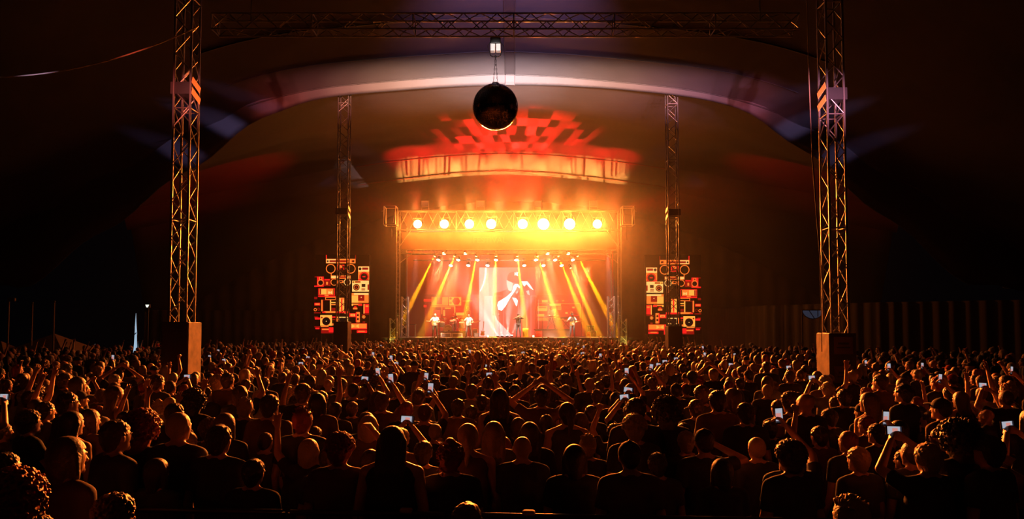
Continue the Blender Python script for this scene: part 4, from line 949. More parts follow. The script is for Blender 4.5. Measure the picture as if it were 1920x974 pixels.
# drum riser, drummer and kit
RZ = DZ + 0.45
def riser(px0, px1, Y0, Y1, h, label):
    a, b = wx(px0, (Y0 + Y1) / 2), wx(px1, (Y0 + Y1) / 2); t = thing('stage_riser', label, 'riser', ((a + b) / 2, (Y0 + Y1) / 2, DZ))
    q = MB(); q.box((0, 0, h - 0.05), (b - a, Y1 - Y0, 0.1), 0, bev=0.01); q.build('platform', DECK, t)
    q = MB()
    for sx in (-1, 1):
        for sy in (-1, 1): q2 = MB(); q2.tube((sx * (b - a) / 2 * .94, sy * (Y1 - Y0) / 2 * .94, 0), (sx * (b - a) / 2 * .94, sy * (Y1 - Y0) / 2 * .94, h - 0.1), 0.03); q2.build('leg', STEEL, t)
    q.box((0, -(Y1 - Y0) / 2 + 0.02, (h - 0.1) / 2), (b - a - 0.1, 0.02, h - 0.1), 0); q.build('front_panel', mat('riser_grey', (0.22, 0.16, 0.14), 0.7), t)
riser(826, 876, 51.2, 53.6, 0.45, 'low drum riser behind the guitarist and bass player')
riser(1002, 1068, 50.9, 53.4, 0.62, 'wide grey riser under the keyboard player')
KX, KY = wx(849, 52.3), 52.3
dr = person((KX + 0.05, 53.05, RZ - 0.28), R(180), 1.0, 'drum', 'drum', 'short', 'brown', SHIRTS[0], 'drummer half hidden behind the drum kit')
drm = mat('drum_shell', (0.55, 0.62, 0.66), 0.2, 0.3); SKN = mat('drum_skin', (0.86, 0.80, 0.72), 0.5); BRASS = mat('cymbal_brass', (0.72, 0.55, 0.28), 0.25, 1.0)
def drum(px, py, r, dep, ax, label, nm='drum', Y=52.0, headm=None):
    c = at(px, py, Y); t = thing(nm, label, 'drum', c, 0, 'drums of the kit'); ax = Vector(ax).normalized()
    q = MB(); q.lathe([(r, -dep / 2), (r, dep / 2)], (0, 0, 0), ax, 24); q.build('shell', drm, t)
    q = MB(); q.lathe([(0, dep / 2), (r * 0.97, dep / 2)], (0, 0, 0), ax, 24); q.lathe([(0, -dep / 2), (r * 0.97, -dep / 2)], (0, 0, 0), ax, 24); q.build('drum_head', headm or SKN, t)
    for e in (-1, 1):
        q = MB(); q.lathe([(r * 1.03, e * dep / 2 - 0.015), (r * 1.05, e * dep / 2), (r * 1.03, e * dep / 2 + 0.015), (r * 0.96, e * dep / 2 + 0.008), (r * 1.0, e * dep / 2 - 0.015)], (0, 0, 0), ax, 24); q.build('hoop', CHROME, t)
    for k in range(2 if 'bass' in nm else 3):
        a = 2.1 * k + 0.5; o = ax.orthogonal().normalized(); u = ax.cross(o); e = o * math.cos(a) * r + u * math.sin(a) * r
        q = MB(); q.tube(e, (e.x * 1.15, e.y, RZ - c.z), 0.012); q.build('leg', CHROME, t)
    return t
bd = drum(840, 617.5, 0.36, 0.45, (0, 1, 0.04), 'large bass drum with a cream front head', 'bass_drum', 51.7, mat('drum_front', (0.85, 0.62, 0.22), 0.5))
ds = MB()
for k in range(7): ds.box(((k - 3) * 0.06, -0.245, 0.16 + 0.006 * (9 - (k - 3) ** 2)), (0.03 if k % 2 else 0.042, 0.006, 0.07), 0)
ds.box((0.1, -0.245, -0.12), (0.14, 0.006, 0.09), 0); ds.build('head_marking', mat('drum_ink', (0.30, 0.10, 0.03), 0.6), bd)
drum(847, 604, 0.17, 0.2, (0.1, -0.5, 1), 'small rack drum above the bass drum'); drum(852, 603, 0.18, 0.22, (-0.1, -0.5, 1), 'second rack drum beside the small one', Y=52.2)
drum(829, 609, 0.22, 0.35, (0.1, -0.2, 1), 'side drum next to the bearded guitarist'); drum(866, 610, 0.24, 0.4, (0, -0.2, 1), 'deep floor drum behind the bass player')
for i, (px, py, ty) in enumerate(((822, 602, -.3), (834, 597, .3), (857, 597, -.25), (868, 600, .3))):
    c = at(px, py, 52.4); t = thing('cymbal', f'brass cymbal on a stand, {ords[i]} from the left over the drum kit', 'cymbal', c, 0, 'cymbals of the kit')
    q = MB(); q.lathe([(0.0, 0.03), (0.04, 0.02), (0.05, 0.008), (0.24, -0.02), (0.05, 0.002), (0.0, 0.02)], (0, 0, 0), (ty * .4, -0.35, 1), 22); q.build('plate', BRASS, t)
    q = MB(); q.tube((0, 0, 0.03), (0, 0, RZ - c.z + 0.2), 0.012); q.build('pole', CHROME, t)
    for k in range(3):
        q = MB(); q.tube((0, 0, RZ - c.z + 0.35), (0.25 * math.cos(2.1 * k), 0.25 * math.sin(2.1 * k), RZ - c.z), 0.011); q.build('leg', CHROME, t)
# keyboard player
kx = wx(1034, 52.4)
person((kx, 52.6, DZ + 0.62), R(182), 1.02, 'keys', 'keys', 'bald', 'dark', mat('grey_shirt', (0.42, 0.36, 0.34), 0.8), 'bald keyboard player in grey standing on the riser', trousers=cloth('grey_trousers', (0, 0, 0)), stance=0.12)
def keyboard(x, y, z, w, label):
    t = thing('keyboard', label, 'keyboard', (x, y, z))
    q = MB(); q.box((0, 0, 0.05), (w, 0.34, 0.10), 0, bev=0.012); q.build('case', DKM, t)
    q = MB(); q.box((0, 0.05, 0.104), (w * 0.92, 0.15, 0.012), 0)
    for k in range(24): q.box((-w * .44 + w * .88 * k / 23, 0.075, 0.115), (0.014, 0.09, 0.014), 1)
    q.build('key_bed', [WHITE, BLK], t)
    for s in (-1, 1):
        q = MB(); q.path([(s * w * 0.4, -0.14, DZ + 0.62 - z), (-s * w * 0.4, 0.0, 0)], 0.018); q.build('leg', BLK, t)
keyboard(kx + 0.0, 52.1, DZ + 0.62 + 0.98, 1.25, 'keyboard in front of the bald player'); keyboard(kx + 1.15, 52.3, DZ + 0.62 + 0.85, 0.9, 'second keyboard on the riser nearer the guitarist in the waistcoat')
# amplifiers, boxes, stands
def amp(px0, px1, py0, Y, label, m, grille=None, z0=DZ):
    a, b = wx(px0, Y), wx(px1, Y); zt_ = wz(py0, Y); w, h = b - a, max(0.3, zt_ - z0); t = thing('amplifier', label, 'amplifier', ((a + b) / 2, Y, z0))
    q = MB(); q.box((0, 0, h / 2), (w, 0.36, h), 0, bev=0.02); q.build('cabinet', m, t)
    q = MB(); q.box((0, -0.185, h * 0.44), (w * 0.84, 0.012, h * 0.72), 0, bev=0.004); q.build('grille_cloth', grille or mat('grille_cloth', (0.16, 0.12, 0.11), 0.9), t)
    q = MB(); q.box((0, -0.186, h * 0.90), (w * 0.84, 0.012, h * 0.1), 0); q.build('control_panel', STEEL, t)
    q = MB(); q.path([(-0.1, 0, h), (-0.08, 0, h + 0.03), (0.08, 0, h + 0.03), (0.1, 0, h)], 0.012); q.build('handle', BLK, t)
CREAM = mat('cream_vinyl', (0.55, 0.45, 0.40), 0.6)
amp(827, 846, 625, 50.7, 'cream guitar amplifier below the bass drum', CREAM); amp(848, 867, 625, 50.7, 'cream guitar amplifier between the bass drum and the bass player', CREAM)
amp(886, 896, 617, 51.3, 'small orange topped amplifier behind the bass player', mat('orange_vinyl', (0.7, 0.3, 0.06), 0.5)); amp(889, 898, 625, 50.4, 'dark amplifier standing beside the bass player', DKM)
def crate(px0, px1, py0, py1, Y, label, m, nm='flight_case'):
    a, b = wx(px0, Y), wx(px1, Y); z0, z1 = wz(py1, Y), wz(py0, Y); t = thing(nm, label, 'case', ((a + b) / 2, Y, z0)); w, h = b - a, z1 - z0
    q = MB(); q.box((0, 0, h / 2), (w, 0.5, h), 0, bev=0.015); q.build('shell', m, t)
    q = MB()
    for s in (-1, 1):
        for z in (0.02, h - 0.02): q.tube((-w / 2, -0.255, z), (w / 2, -0.255, z), 0.018); q.tube((s * w / 2, -0.255, 0), (s * w / 2, -0.255, h), 0.018)
    q.build('edge_trim', STEEL, t)
    q = MB(); q.box((0, -0.262, h * 0.6), (0.08, 0.02, 0.05), 0); q.build('latch', CHROME, t)
REDC = mat('red_case', (0.6, 0.04, 0.02), 0.5); zdk = 638.6
crate(1098, 1118, 632.5, 638.4, 51.5, 'long black case at the bottom of the equipment pile', DKM); crate(1098.5, 1107, 622, 632.5, 51.5, 'red fronted equipment case on the long black case', REDC); crate(1107.5, 1117, 621, 632.5, 51.6, 'brown equipment case beside the red one', mat('brown_case', (0.22, 0.10, 0.04), 0.6))
crate(1101, 1107.5, 610.5, 622, 51.6, 'open metal equipment rack on the red case', DKM, 'equipment_rack'); crate(1108, 1113.5, 610.5, 621, 51.7, 'small equipment rack on the brown case', DKM, 'equipment_rack')
c = at(985, 638, 49.9); t = thing('yellow_box', 'upright yellow box on the stage next to the singer', 'box', (wx(985, 49.9), 49.9, DZ))
YB = mat('yellow_panel', (0.80, 0.50, 0.03), 0.5)
MB().box((0, 0, 0.33), (0.42, 0.3, 0.66), 0, bev=0.02).build('shell', YB, t); q = MB(); q.box((0, -0.155, 0.5), (0.3, 0.012, 0.2), 0, bev=0.004); q.build('top_panel', mat('yellow_dark', (0.55, 0.3, 0.02), 0.5), t)
q = MB()
for z in (0.16, 0.24, 0.32): q.box((0, -0.155, z), (0.3, 0.01, 0.025), 0)
q.build('vent', BLK, t)
c = at(1009, 640, 50.2); t = thing('red_drum_case', 'red drum shaped case at the front corner of the keyboard riser', 'case', (wx(1010, 50.3), 50.3, DZ)); q = MB(); q.lathe([(0, 0), (0.26, 0), (0.27, 0.05), (0.27, 0.42), (0.25, 0.46), (0, 0.46)], seg=20); q.build('shell', REDC, t); q = MB(); q.lathe([(0.275, 0.3), (0.28, 0.32), (0.275, 0.34)], seg=20); q.build('rim', STEEL, t)
for px, Y, h, lab in ((936, 49.0, 1.62, 'thin microphone stand alone in front of the footlights'), (824, 49.1, 1.5, 'microphone stand in front of the bearded guitarist'), (880, 49.1, 1.5, 'microphone stand in front of the bass player'), (1017, 50.3, 1.55, 'microphone stand by the keyboard riser'), (1078, 49.0, 1.5, 'microphone stand in front of the guitarist in the waistcoat')):
    t = thing('microphone_stand', lab, 'microphone stand', (wx(px, Y), Y, DZ))
    q = MB(); q.lathe([(0, 0.02), (0.13, 0.015), (0.14, 0), (0, 0)], seg=18); q.build('base', BLK, t)
    q = MB(); q.tube((0, 0, 0), (0, 0, h), 0.014); q.build('pole', DKM, t); q = MB(); q.lathe([(0.012, -0.09), (0.02, 0.0), (0.027, 0.03), (0.02, 0.06), (0, 0.07)], (0, 0, h), (0, 0.5, 0.5), 10); q.build('microphone', DKM, t)
guitar(Vector((wx(905, 50.2), 50.2, DZ + 0.32)), R(8), R(-84), 'spare orange guitar upright on a stand by the centre screen', WOOD)
t = thing('folding_table', 'small work table at the dark end of the stage by the white truss upright', 'table', (wx(771, 50.5), 50.5, DZ)); MB().box((0, 0, 0.98), (0.75, 0.5, 0.03), 0, bev=0.006).build('table_top', DKM, t)
for sx in (-1, 1):
    for sy in (-1, 1): MB().tube((sx * 0.33, sy * 0.2, 0), (sx * 0.33, sy * 0.2, 0.97), 0.016).build('leg', STEEL, t)

# outside: pointed lit sail, floodlight, tent tops, poles
Y = 31.0; a, b, c3 = at(249, 638, Y), at(260, 637, Y), at(255.5, 588, Y)
t = thing('sail_banner', 'tall pointed pale blue lit banner beyond the crowd', 'banner', (a.x, Y, 0))
q = MB(); n = 12; L_ = []
for i in range(n + 1):
    k = i / n; xa = a.x + (c3.x - a.x) * k; xb = b.x + (c3.x - b.x) * k ** 1.15; z = a.z - 0.9 + (c3.z - a.z + 0.9) * k; L_ += [(xa - a.x, 0.03 * math.sin(k * 5), z), (xb - a.x, 0.03 * math.sin(k * 5 + 1), z)]
q.add(L_, [(2 * i, 2 * i + 1, 2 * i + 3, 2 * i + 2) for i in range(n)]); q.build('cloth', glow('glowing_banner', (0.42, 0.60, 0.78), 0.8), t)  # backlighting of the cloth is put into its own glow
q = MB(); q.tube((b.x - a.x + 0.03, 0, 0), (c3.x - a.x + 0.02, 0, c3.z), 0.025, 0.012); q.build('pole', DKM, t)
q = MB(); q.add([(0.03, -0.06, a.z + .16), (0.2, -0.06, a.z + .32), (0.2, -0.06, a.z + .38), (0.03, -0.06, a.z + .22)], [(0, 1, 2, 3)]); q.box((0.09, -0.06, a.z + 0.62), (0.04, 0.01, 0.12), 1); q.build('printed_mark', [mat('blue_print', (0.02, 0.10, 0.25)), mat('red_print', (0.4, 0.03, 0.03))], t)
Y = 34.0; c = at(276, 574, Y); t = thing('floodlight', 'small white floodlight high on a pole near the tall tower on the left', 'floodlight', (c.x, Y, 0))
MB().tube((0, 0.1, 0), (0, 0.1, c.z), 0.04).build('pole', DKM, t); q = MB(); q.add([(-0.1, 0, c.z + .06), (0.1, 0, c.z + .06), (0.04, 0, c.z - .08), (-0.04, 0, c.z - .08)], [(0, 1, 2, 3)]); q.build('lens', glow('flood_lens', (0.9, 0.95, 0.8), 1.2), t); MB().box((0, 0.06, c.z), (0.24, 0.1, 0.18), 0, bev=0.01).build('housing', DKM, t)
def marquee(px, py, w, Y, label):
    c = at(px, py, Y); t = thing('marquee', label, 'tent', (c.x, Y, 0)); e = c.z - 0.9
    q = MB(); q.add([(-w, -w, e), (w, -w, e), (w, w, e), (-w, w, e), (0, 0, c.z), (-w, -w, e - .3), (w, -w, e - .3), (w, w, e - .3), (-w, w, e - .3)], [(0, 1, 4), (1, 2, 4), (2, 3, 4), (3, 0, 4), (5, 6, 1, 0), (6, 7, 2, 1), (7, 8, 3, 2), (8, 5, 0, 3)]); q.build('roof', mat('marquee_canvas', (0.16, 0.10, 0.08), 0.8), t)
    for sx in (-1, 1):
        for sy in (-1, 1): MB().tube((sx * w, sy * w, 0), (sx * w, sy * w, e), 0.04).build('leg', DKM, t)
marquee(102, 626, 1.5, 34, 'small peaked marquee behind the crowd at the far left'); marquee(2, 640, 1.2, 33, 'dark marquee top at the very left edge behind the crowd')
for px, py, Y, lab in ((17, 560, 30, 'dark lamp pole at the far left edge beyond the crowd'), (61, 568, 33, 'bare dark pole just right of the lamp pole'), (102, 566, 32, 'bare dark pole in front of the peaked marquee')):
    c = at(px, py, Y); t = thing('lamp_pole', lab, 'pole', (c.x, Y, 0)); MB().tube((0, 0, 0), (0, 0, c.z), 0.05, 0.035).build('pole', mat('pole_paint', (0.10, 0.06, 0.05), 0.6), t)
    if px == 17: MB().box((0.12, 0, c.z - 0.06), (0.36, 0.12, 0.16), 0, bev=0.03).build('lamp_head', mat('pole_paint', (0, 0, 0)), t)
    else: MB().lathe([(0.0, 0.06), (0.05, 0.03), (0.05, -0.04), (0, -0.04)], (0, 0, c.z)).build('pole_cap', DKM, t)
# round-bottomed window of cloudy plastic in the dark canvas on the right, and the rail in front of the crowd
Y = 40.0; c = at(1524, 582, Y); t = thing('vent_window', 'dim bluish half round window in the dark canvas by the tower with posters', 'window', (c.x, Y, 0)); rr = 20 / FPX * Y
pts = [(rr * math.cos(math.pi * k / 16), 0, c.z - 0.82 * rr * math.sin(math.pi * k / 16)) for k in range(17)]
q = MB(); q.add(pts, [tuple(range(17))]); q.build('pane', glow('night_pane', (0.035, 0.042, 0.07), 0.55), t)
q = MB(); q.path(pts + [pts[0]], 0.03); q.tube((-0.25, -0.02, c.z), (0.1, -0.02, c.z - .82 * rr), 0.025); q.tube((0.3, -0.02, c.z), (0.3, -0.02, c.z - 0.6 * rr), 0.025); q.build('frame', DKM, t)
for s in (-1, 1): MB().tube((s * rr, 0.03, 0), (s * rr, 0.03, c.z), 0.05).build('upright', DKM, t)
bar = thing('crowd_barrier', 'low dark crowd barrier rail running along the bottom of the view', 'barrier', (0.6, 4.78, 0)); bar.rotation_euler = (0, 0, R(-3.2))
for k in range(5):
    x = -2.9 + k * 1.22
    q = MB(); q.path([(x - .58, 0, 0.05), (x - .58, 0, 1.27), (x + .58, 0, 1.27), (x + .58, 0, 0.05)], 0.022, 8); q.build('frame', DKM, bar)
    q = MB(); q.tube((x - .58, 0, 0.18), (x + .58, 0, 0.18), 0.018)
    for j in range(1, 9): q.tube((x - .58 + 1.16 * j / 9, 0, 0.18), (x - .58 + 1.16 * j / 9, 0, 1.26), 0.008, seg=5)
    q.build('infill', DKM, bar)
for px in (760, 991):
    x = wx(px, 4.78) - 0.6; q = MB(); q.box((x, 0, 1.297), (0.095, 0.06, 0.035), 0, bev=0.014); q.build('clamp', mat('clamp_tan', (0.55, 0.36, 0.2), 0.6), bar)
# ------------------------------------------------------------------ the audience
rng = random.Random(5)
def ray_k(py): return at(960, py, 1.0).z - CAMH
def top_place(px, py, w):
    """head top at pixel (px, py), head about w pixels wide: gives ground place and height"""
    k = ray_k(py); h = min(1.90, max(1.54, CAMH - (py - 615) / (w / 0.172)))
    return wx(px, (h - CAMH) / k), (h - CAMH) / k, h
# traced from the photograph: x, y of the head top, head width, hair, hair colour, left arm, right arm, turn, label
T = [
 (12, 794, 27, 'short', 'grey', 'down', 'down', -25, 'grey-haired person in profile cut off by the left edge of the view'),
 (60, 765, 30, 'curly', 'brown', 'low', 'low', -25, 'curly-topped person in profile looking at a phone held at the chin'),
 (90, 754, 26, 'short', 'dark', 'down', 'down', -20, None), (130, 736, 29, 'short', 'dark', 'down', 'down', -30, None), (153, 734, 22, 'cap', 'dark', 'fold', 'fold', -25, None),
 (62, 733, 23, 'short', 'dark', 'up', 'up', -10, None), (125, 700, 22, 'short', 'brown', 'down', 'down', -20, None), (149, 708, 21, 'bob', 'dark', 'down', 'down', -25, None), (188, 761, 22, 'short', 'red', 'clap', 'clap', -20, None),
 (140, 773, 32, 'long', 'dark', 'down', 'down', -10, None), (172, 769, 30, 'bob', 'brown', 'down', 'down', -15, None), (196, 782, 28, 'cap', 'pale', 'down', 'down', -15, None),
 (222, 789, 37, 'short', 'brown', 'down', 'down', -25, 'large broad-backed person with a lit profile, left of the curly red head'), (268, 771, 44, 'afro', 'red', 'down', 'down', -5, 'person with big round reddish curls below the left ballast block'),
 (339, 773, 37, 'buzz', 'fair', 'down', 'down', -5, 'person with close-cropped fair hair straight below the left ballast block'), (355, 811, 35, 'long', 'fair', 'down', 'down', -10, 'person with straight fair hair in front of the close-cropped fair head'),
 (398, 780, 30, 'curly', 'brown', 'down', 'down', -5, None), (425, 777, 34, 'bob', 'brown', 'down', 'down', -5, None), (415, 798, 37, 'short', 'dark', 'down', 'down', -5, 'broad person in a dark T-shirt, one shoulder edged with light'),
 (331, 757, 27, 'short', 'dark', 'down', 'down', -10, None), (365, 731, 35, 'afro', 'dark', 'down', 'down', 0, None), (388, 725, 20, 'buzz', 'dark', 'down', 'down', 0, None),
 (297, 785, 26, 'short', 'dark', 'down', 'up', 0, 'person below the left ballast block with one open hand stretched high'), (218, 725, 28, 'long', 'brown', 'down', 'down', -30, None), (240, 772, 26, 'short', 'dark', 'up', 'up', -10, None), (297, 703, 22, 'short', 'brown', 'down', 'down', -10, None),
 (410, 700, 25, 'curly', 'fair', 'down', 'down', 0, None), (429, 700, 24, 'short', 'brown', 'clap', 'clap', 0, None),
 (133, 822, 49, 'bob', 'brown', 'down', 'down', -20, 'large dark bobbed head near the camera, left of the broad-backed profile'), (501, 811, 29, 'buzz', 'dark', 'down', 'down', -5, None), (508, 741, 33, 'short', 'dark', 'down', 'down', -3, 'tall short-haired person with sloping shoulders below the left video screen\'s outer edge'),
 (570, 758, 33, 'spiky', 'red', 'down', 'down', 0, 'person with tousled reddish hair below the left video screen'), (592, 801, 26, 'short', 'brown', 'down', 'down', 0, None), (582, 825, 34, 'bob', 'fair', 'wide', 'down', 0, 'fair bobbed person beside a bald-looking round dark head, one arm spread'), (619, 838, 37, 'buzz', 'dark', 'down', 'down', 0, 'round close-cropped dark head in the front rank below the left video screen'),
 (35, 884, 64, 'afro', 'red', 'down', 'down', 0, 'huge mass of lit curly hair in the bottom left corner'), (224, 919, 56, 'curly', 'brown', 'down', 'down', -20, 'wavy-haired head at the bottom edge near the bottom left corner'), (82, 966, 55, 'short', 'brown', 'down', 'down', 0, 'top of a head just showing at the bottom edge beside the curly mass'),
 (630, 755, 25, 'short', 'dark', 'down', 'down', 0, None), (662, 754, 24, 'short', 'brown', 'down', 'down', 0, None), (689, 775, 28, 'bob', 'brown', 'down', 'down', 0, None), (640, 805, 37, 'curly', 'red', 'down', 'elbow', 0, 'curly reddish head with one elbow raised out to the side'),
 (737, 801, 41, 'long', 'dark', 'down', 'down', 0, 'long dark-haired person just below the brightest sideways phone'), (763, 754, 26, 'short', 'red', 'down', 'down', 0, None), (801, 762, 20, 'short', 'brown', 'down', 'down', 0, None), (817, 795, 25, 'buzz', 'fair', 'down', 'down', 0, None),
 (846, 822, 40, 'messy', 'red', 'down', 'down', 0, 'person in a strappy top with a messy lit updo, left of the bald head'), (878, 795, 35, 'pony', 'fair', 'down', 'down', 0, 'person with a loose fair ponytail behind the messy updo'), (926, 792, 34, 'long', 'brown', 'down', 'down', 0, 'long straight-haired person right of the ponytail'), (944, 828, 33, 'bob', 'red', 'down', 'down', 0, 'bobbed reddish head leaning beside the bald head'),
 (884, 762, 24, 'short', 'dark', 'down', 'down', 0, None), (913, 747, 22, 'short', 'brown', 'down', 'down', 0, None), (918, 774, 18, 'short', 'red', 'down', 'down', 0, None), (859, 749, 24, 'short', 'dark', 'down', 'down', 0, None), (885, 721, 20, 'short', 'brown', 'down', 'down', 0, None), (850, 706, 17, 'short', 'brown', 'down', 'down', 0, None),
 (709, 735, 24, 'long', 'dark', 'down', 'down', 0, None), (937, 730, 26, 'long', 'dark', 'down', 'down', 0, None), (570, 720, 25, 'short', 'brown', 'down', 'down', 0, None), (597, 739, 26, 'bob', 'dark', 'down', 'down', 0, None), (641, 710, 20, 'short', 'dark', 'down', 'down', 0, None),
 (556, 742, 23, 'short', 'dark', 'up', 'down', 0, 'person with a straight arm high in the air left of the distant ballast block'), (604, 734, 23, 'short', 'dark', 'down', 'up', 0, 'person with a straight arm high in the air under the left video screen'), (904, 742, 22, 'short', 'dark', 'down', 'up', 0, 'person with one long arm up in front of the centre screen'),
 (979, 815, 35, 'bald', 'dark', 'down', 'down', 0, 'bald person in a dark T-shirt at the centre of the front rank'), (993, 793, 33, 'long', 'dark', 'down', 'down', 0, 'long dark-haired person directly behind the bald person'), (972, 785, 24, 'bob', 'brown', 'down', 'down', 0, None), (1024, 779, 26, 'bob', 'dark', 'down', 'down', 0, None), (1063, 772, 26, 'cap', 'dark', 'down', 'down', 0, None), (1088, 775, 19, 'long', 'brown', 'down', 'down', 0, None),
 (1107, 761, 24, 'short', 'dark', 'fold', 'fold', 0, None), (1101, 810, 33, 'spiky', 'fair', 'down', 'down', 0, 'person with short spiky fair hair right of the bald person'), (1076, 836, 39, 'bob', 'dark', 'down', 'down', 0, 'dark-bobbed person in the front rank right of the bald person'), (1179, 828, 41, 'cap', 'dark', 'down', 'down', 0, 'capped person in the front rank below the right end of the stage'),
 (1188, 772, 33, 'curly', 'fair', 'down', 'down', 0, 'person with lit fair curls below the right end of the stage'), (1191, 747, 36, 'short', 'dark', 'down', 'down', 0, None), (1249, 745, 40, 'afro', 'dark', 'down', 'down', 0, 'person with a wide dark round head of hair below the right video screen'), (1259, 802, 28, 'short', 'brown', 'clap', 'clap', 0, None), (1280, 794, 25, 'short', 'dark', 'down', 'down', 0, None), (1284, 809, 27, 'short', 'fair', 'down', 'down', 0, None),
 (1318, 805, 36, 'cap', 'dark', 'down', 'hat', 0, 'capped person with one raised elbow below the right video screen'), (1303, 750, 26, 'short', 'brown', 'down', 'down', 8, None), (1318, 767, 24, 'bun', 'red', 'down', 'down', 5, None), (1395, 756, 28, 'short', 'dark', 'down', 'down', 0, 'tall short-haired person with square shoulders, right of the raised elbow'), (1377, 767, 20, 'bob', 'brown', 'down', 'down', 5, None), (1415, 820, 34, 'buzz', 'fair', 'down', 'down', 5, 'close-cropped fair head in the front rank, right of the raised elbow'),
 (1314, 723, 25, 'short', 'brown', 'down', 'down', 5, None), (1285, 720, 18, 'cap', 'red', 'down', 'down', 5, 'person in a bright red cap below the right video screen'), (1308, 703, 16, 'curly', 'red', 'down', 'down', 5, 'person with red curls behind the red cap'), (1372, 730, 25, 'bob', 'brown', 'down', 'down', 5, None), (1343, 733, 26, 'short', 'dark', 'down', 'down', 5, None),
 (1015, 729, 24, 'short', 'dark', 'head', 'head', 0, 'person forming a ring overhead with both arms below the centre screen'), (1060, 722, 19, 'short', 'brown', 'down', 'down', 0, None), (1118, 731, 20, 'short', 'brown', 'down', 'down', 0, None), (1105, 707, 19, 'bald', 'dark', 'down', 'down', 0, None), (1150, 795, 26, 'short', 'dark', 'fist', 'down', 0, 'person with one fist up below the right end of the stage'),
 (1478, 829, 43, 'curly', 'brown', 'down', 'down', 12, 'broad person with tousled brown curls in the front rank on the right'), (1586, 808, 33, 'buzz', 'red', 'down', 'down', 12, 'close-cropped reddish head turned left below the tower with posters'), (1604, 839, 37, 'short', 'fair', 'down', 'down', 15, 'fair short-haired person in the front rank below the tower with posters'), (1792, 788, 52, 'afro', 'dark', 'down', 'down', 10, 'person with a very big round curly head on the right'), (1757, 803, 26, 'short', 'dark', 'down', 'down', 35, 'face in profile at the edge of the very big curly head'),
 (1723, 828, 36, 'bun', 'dark', 'down', 'down', 30, 'person in profile with a hair knot below the very big curly head'), (1621, 780, 27, 'short', 'red', 'phone', 'phone', 20, None), (1551, 767, 26, 'short', 'dark', 'down', 'down', 20, None), (1510, 761, 25, 'short', 'dark', 'down', 'down', 15, None), (1737, 773, 25, 'short', 'dark', 'down', 'down', 25, None), (1845, 766, 23, 'bald', 'dark', 'down', 'down', 30, 'bald person in profile towards the right edge'),
 (1456, 751, 24, 'short', 'brown', 'down', 'down', 12, None), (1508, 735, 27, 'bald', 'dark', 'down', 'down', 15, 'bald person left of the plywood ballast block with posters'), (1480, 731, 26, 'curly', 'brown', 'down', 'down', 12, None), (1614, 757, 26, 'cap', 'dark', 'down', 'down', 20, None), (1626, 737, 26, 'long', 'brown', 'down', 'down', 20, None), (1719, 762, 22, 'short', 'dark', 'down', 'down', 20, None), (1761, 747, 28, 'cap', 'dark', 'down', 'down', 20, None), (1814, 757, 22, 'bob', 'brown', 'down', 'down', 25, None),
 (1691, 720, 26, 'short', 'dark', 'down', 'down', 20, None), (1648, 702, 23, 'short', 'brown', 'down', 'down', 20, None), (1588, 920, 58, 'spiky', 'fair', 'down', 'down', 12, 'spiky lit head at the bottom edge on the right'), (1846, 832, 44, 'short', 'dark', 'down', 'down', 20, 'dark-haired person with a lit shoulder close to the right edge'), (1532, 800, 30, 'short', 'dark', 'fist', 'down', 12, 'person with a raised fist behind the broad curly-haired person'),
 (876, 944, 56, 'short', 'brown', 'down', 'down', 0, 'nearest head, cut off by the bottom edge of the view near the centre'), (1640, 795, 30, 'short', 'dark', 'down', 'down', 20, None), (1890, 812, 30, 'bob', 'dark', 'clap', 'clap', 25, None),
 (795, 828, 34, 'short', 'dark', 'down', 'down', 0, None), (697, 845, 34, 'bob', 'dark', 'down', 'down', 0, None), (1230, 850, 34, 'short', 'dark', 'down', 'down', 5, None), (1350, 862, 36, 'bob', 'dark', 'down', 'down', 5, None), (480, 862, 36, 'short', 'dark', 'down', 'down', -5, None), (300, 862, 38, 'bob', 'dark', 'down', 'down', -10, None), (1690, 850, 34, 'short', 'dark', 'down', 'down', 20, None), (540, 790, 28, 'short', 'dark', 'down', 'down', 0, None), (1440, 790, 26, 'short', 'dark', 'down', 'down', 10, None), (1680, 790, 28, 'long', 'dark', 'down', 'down', 20, None), (20, 850, 40, 'short', 'dark', 'down', 'down', -15, None),
]
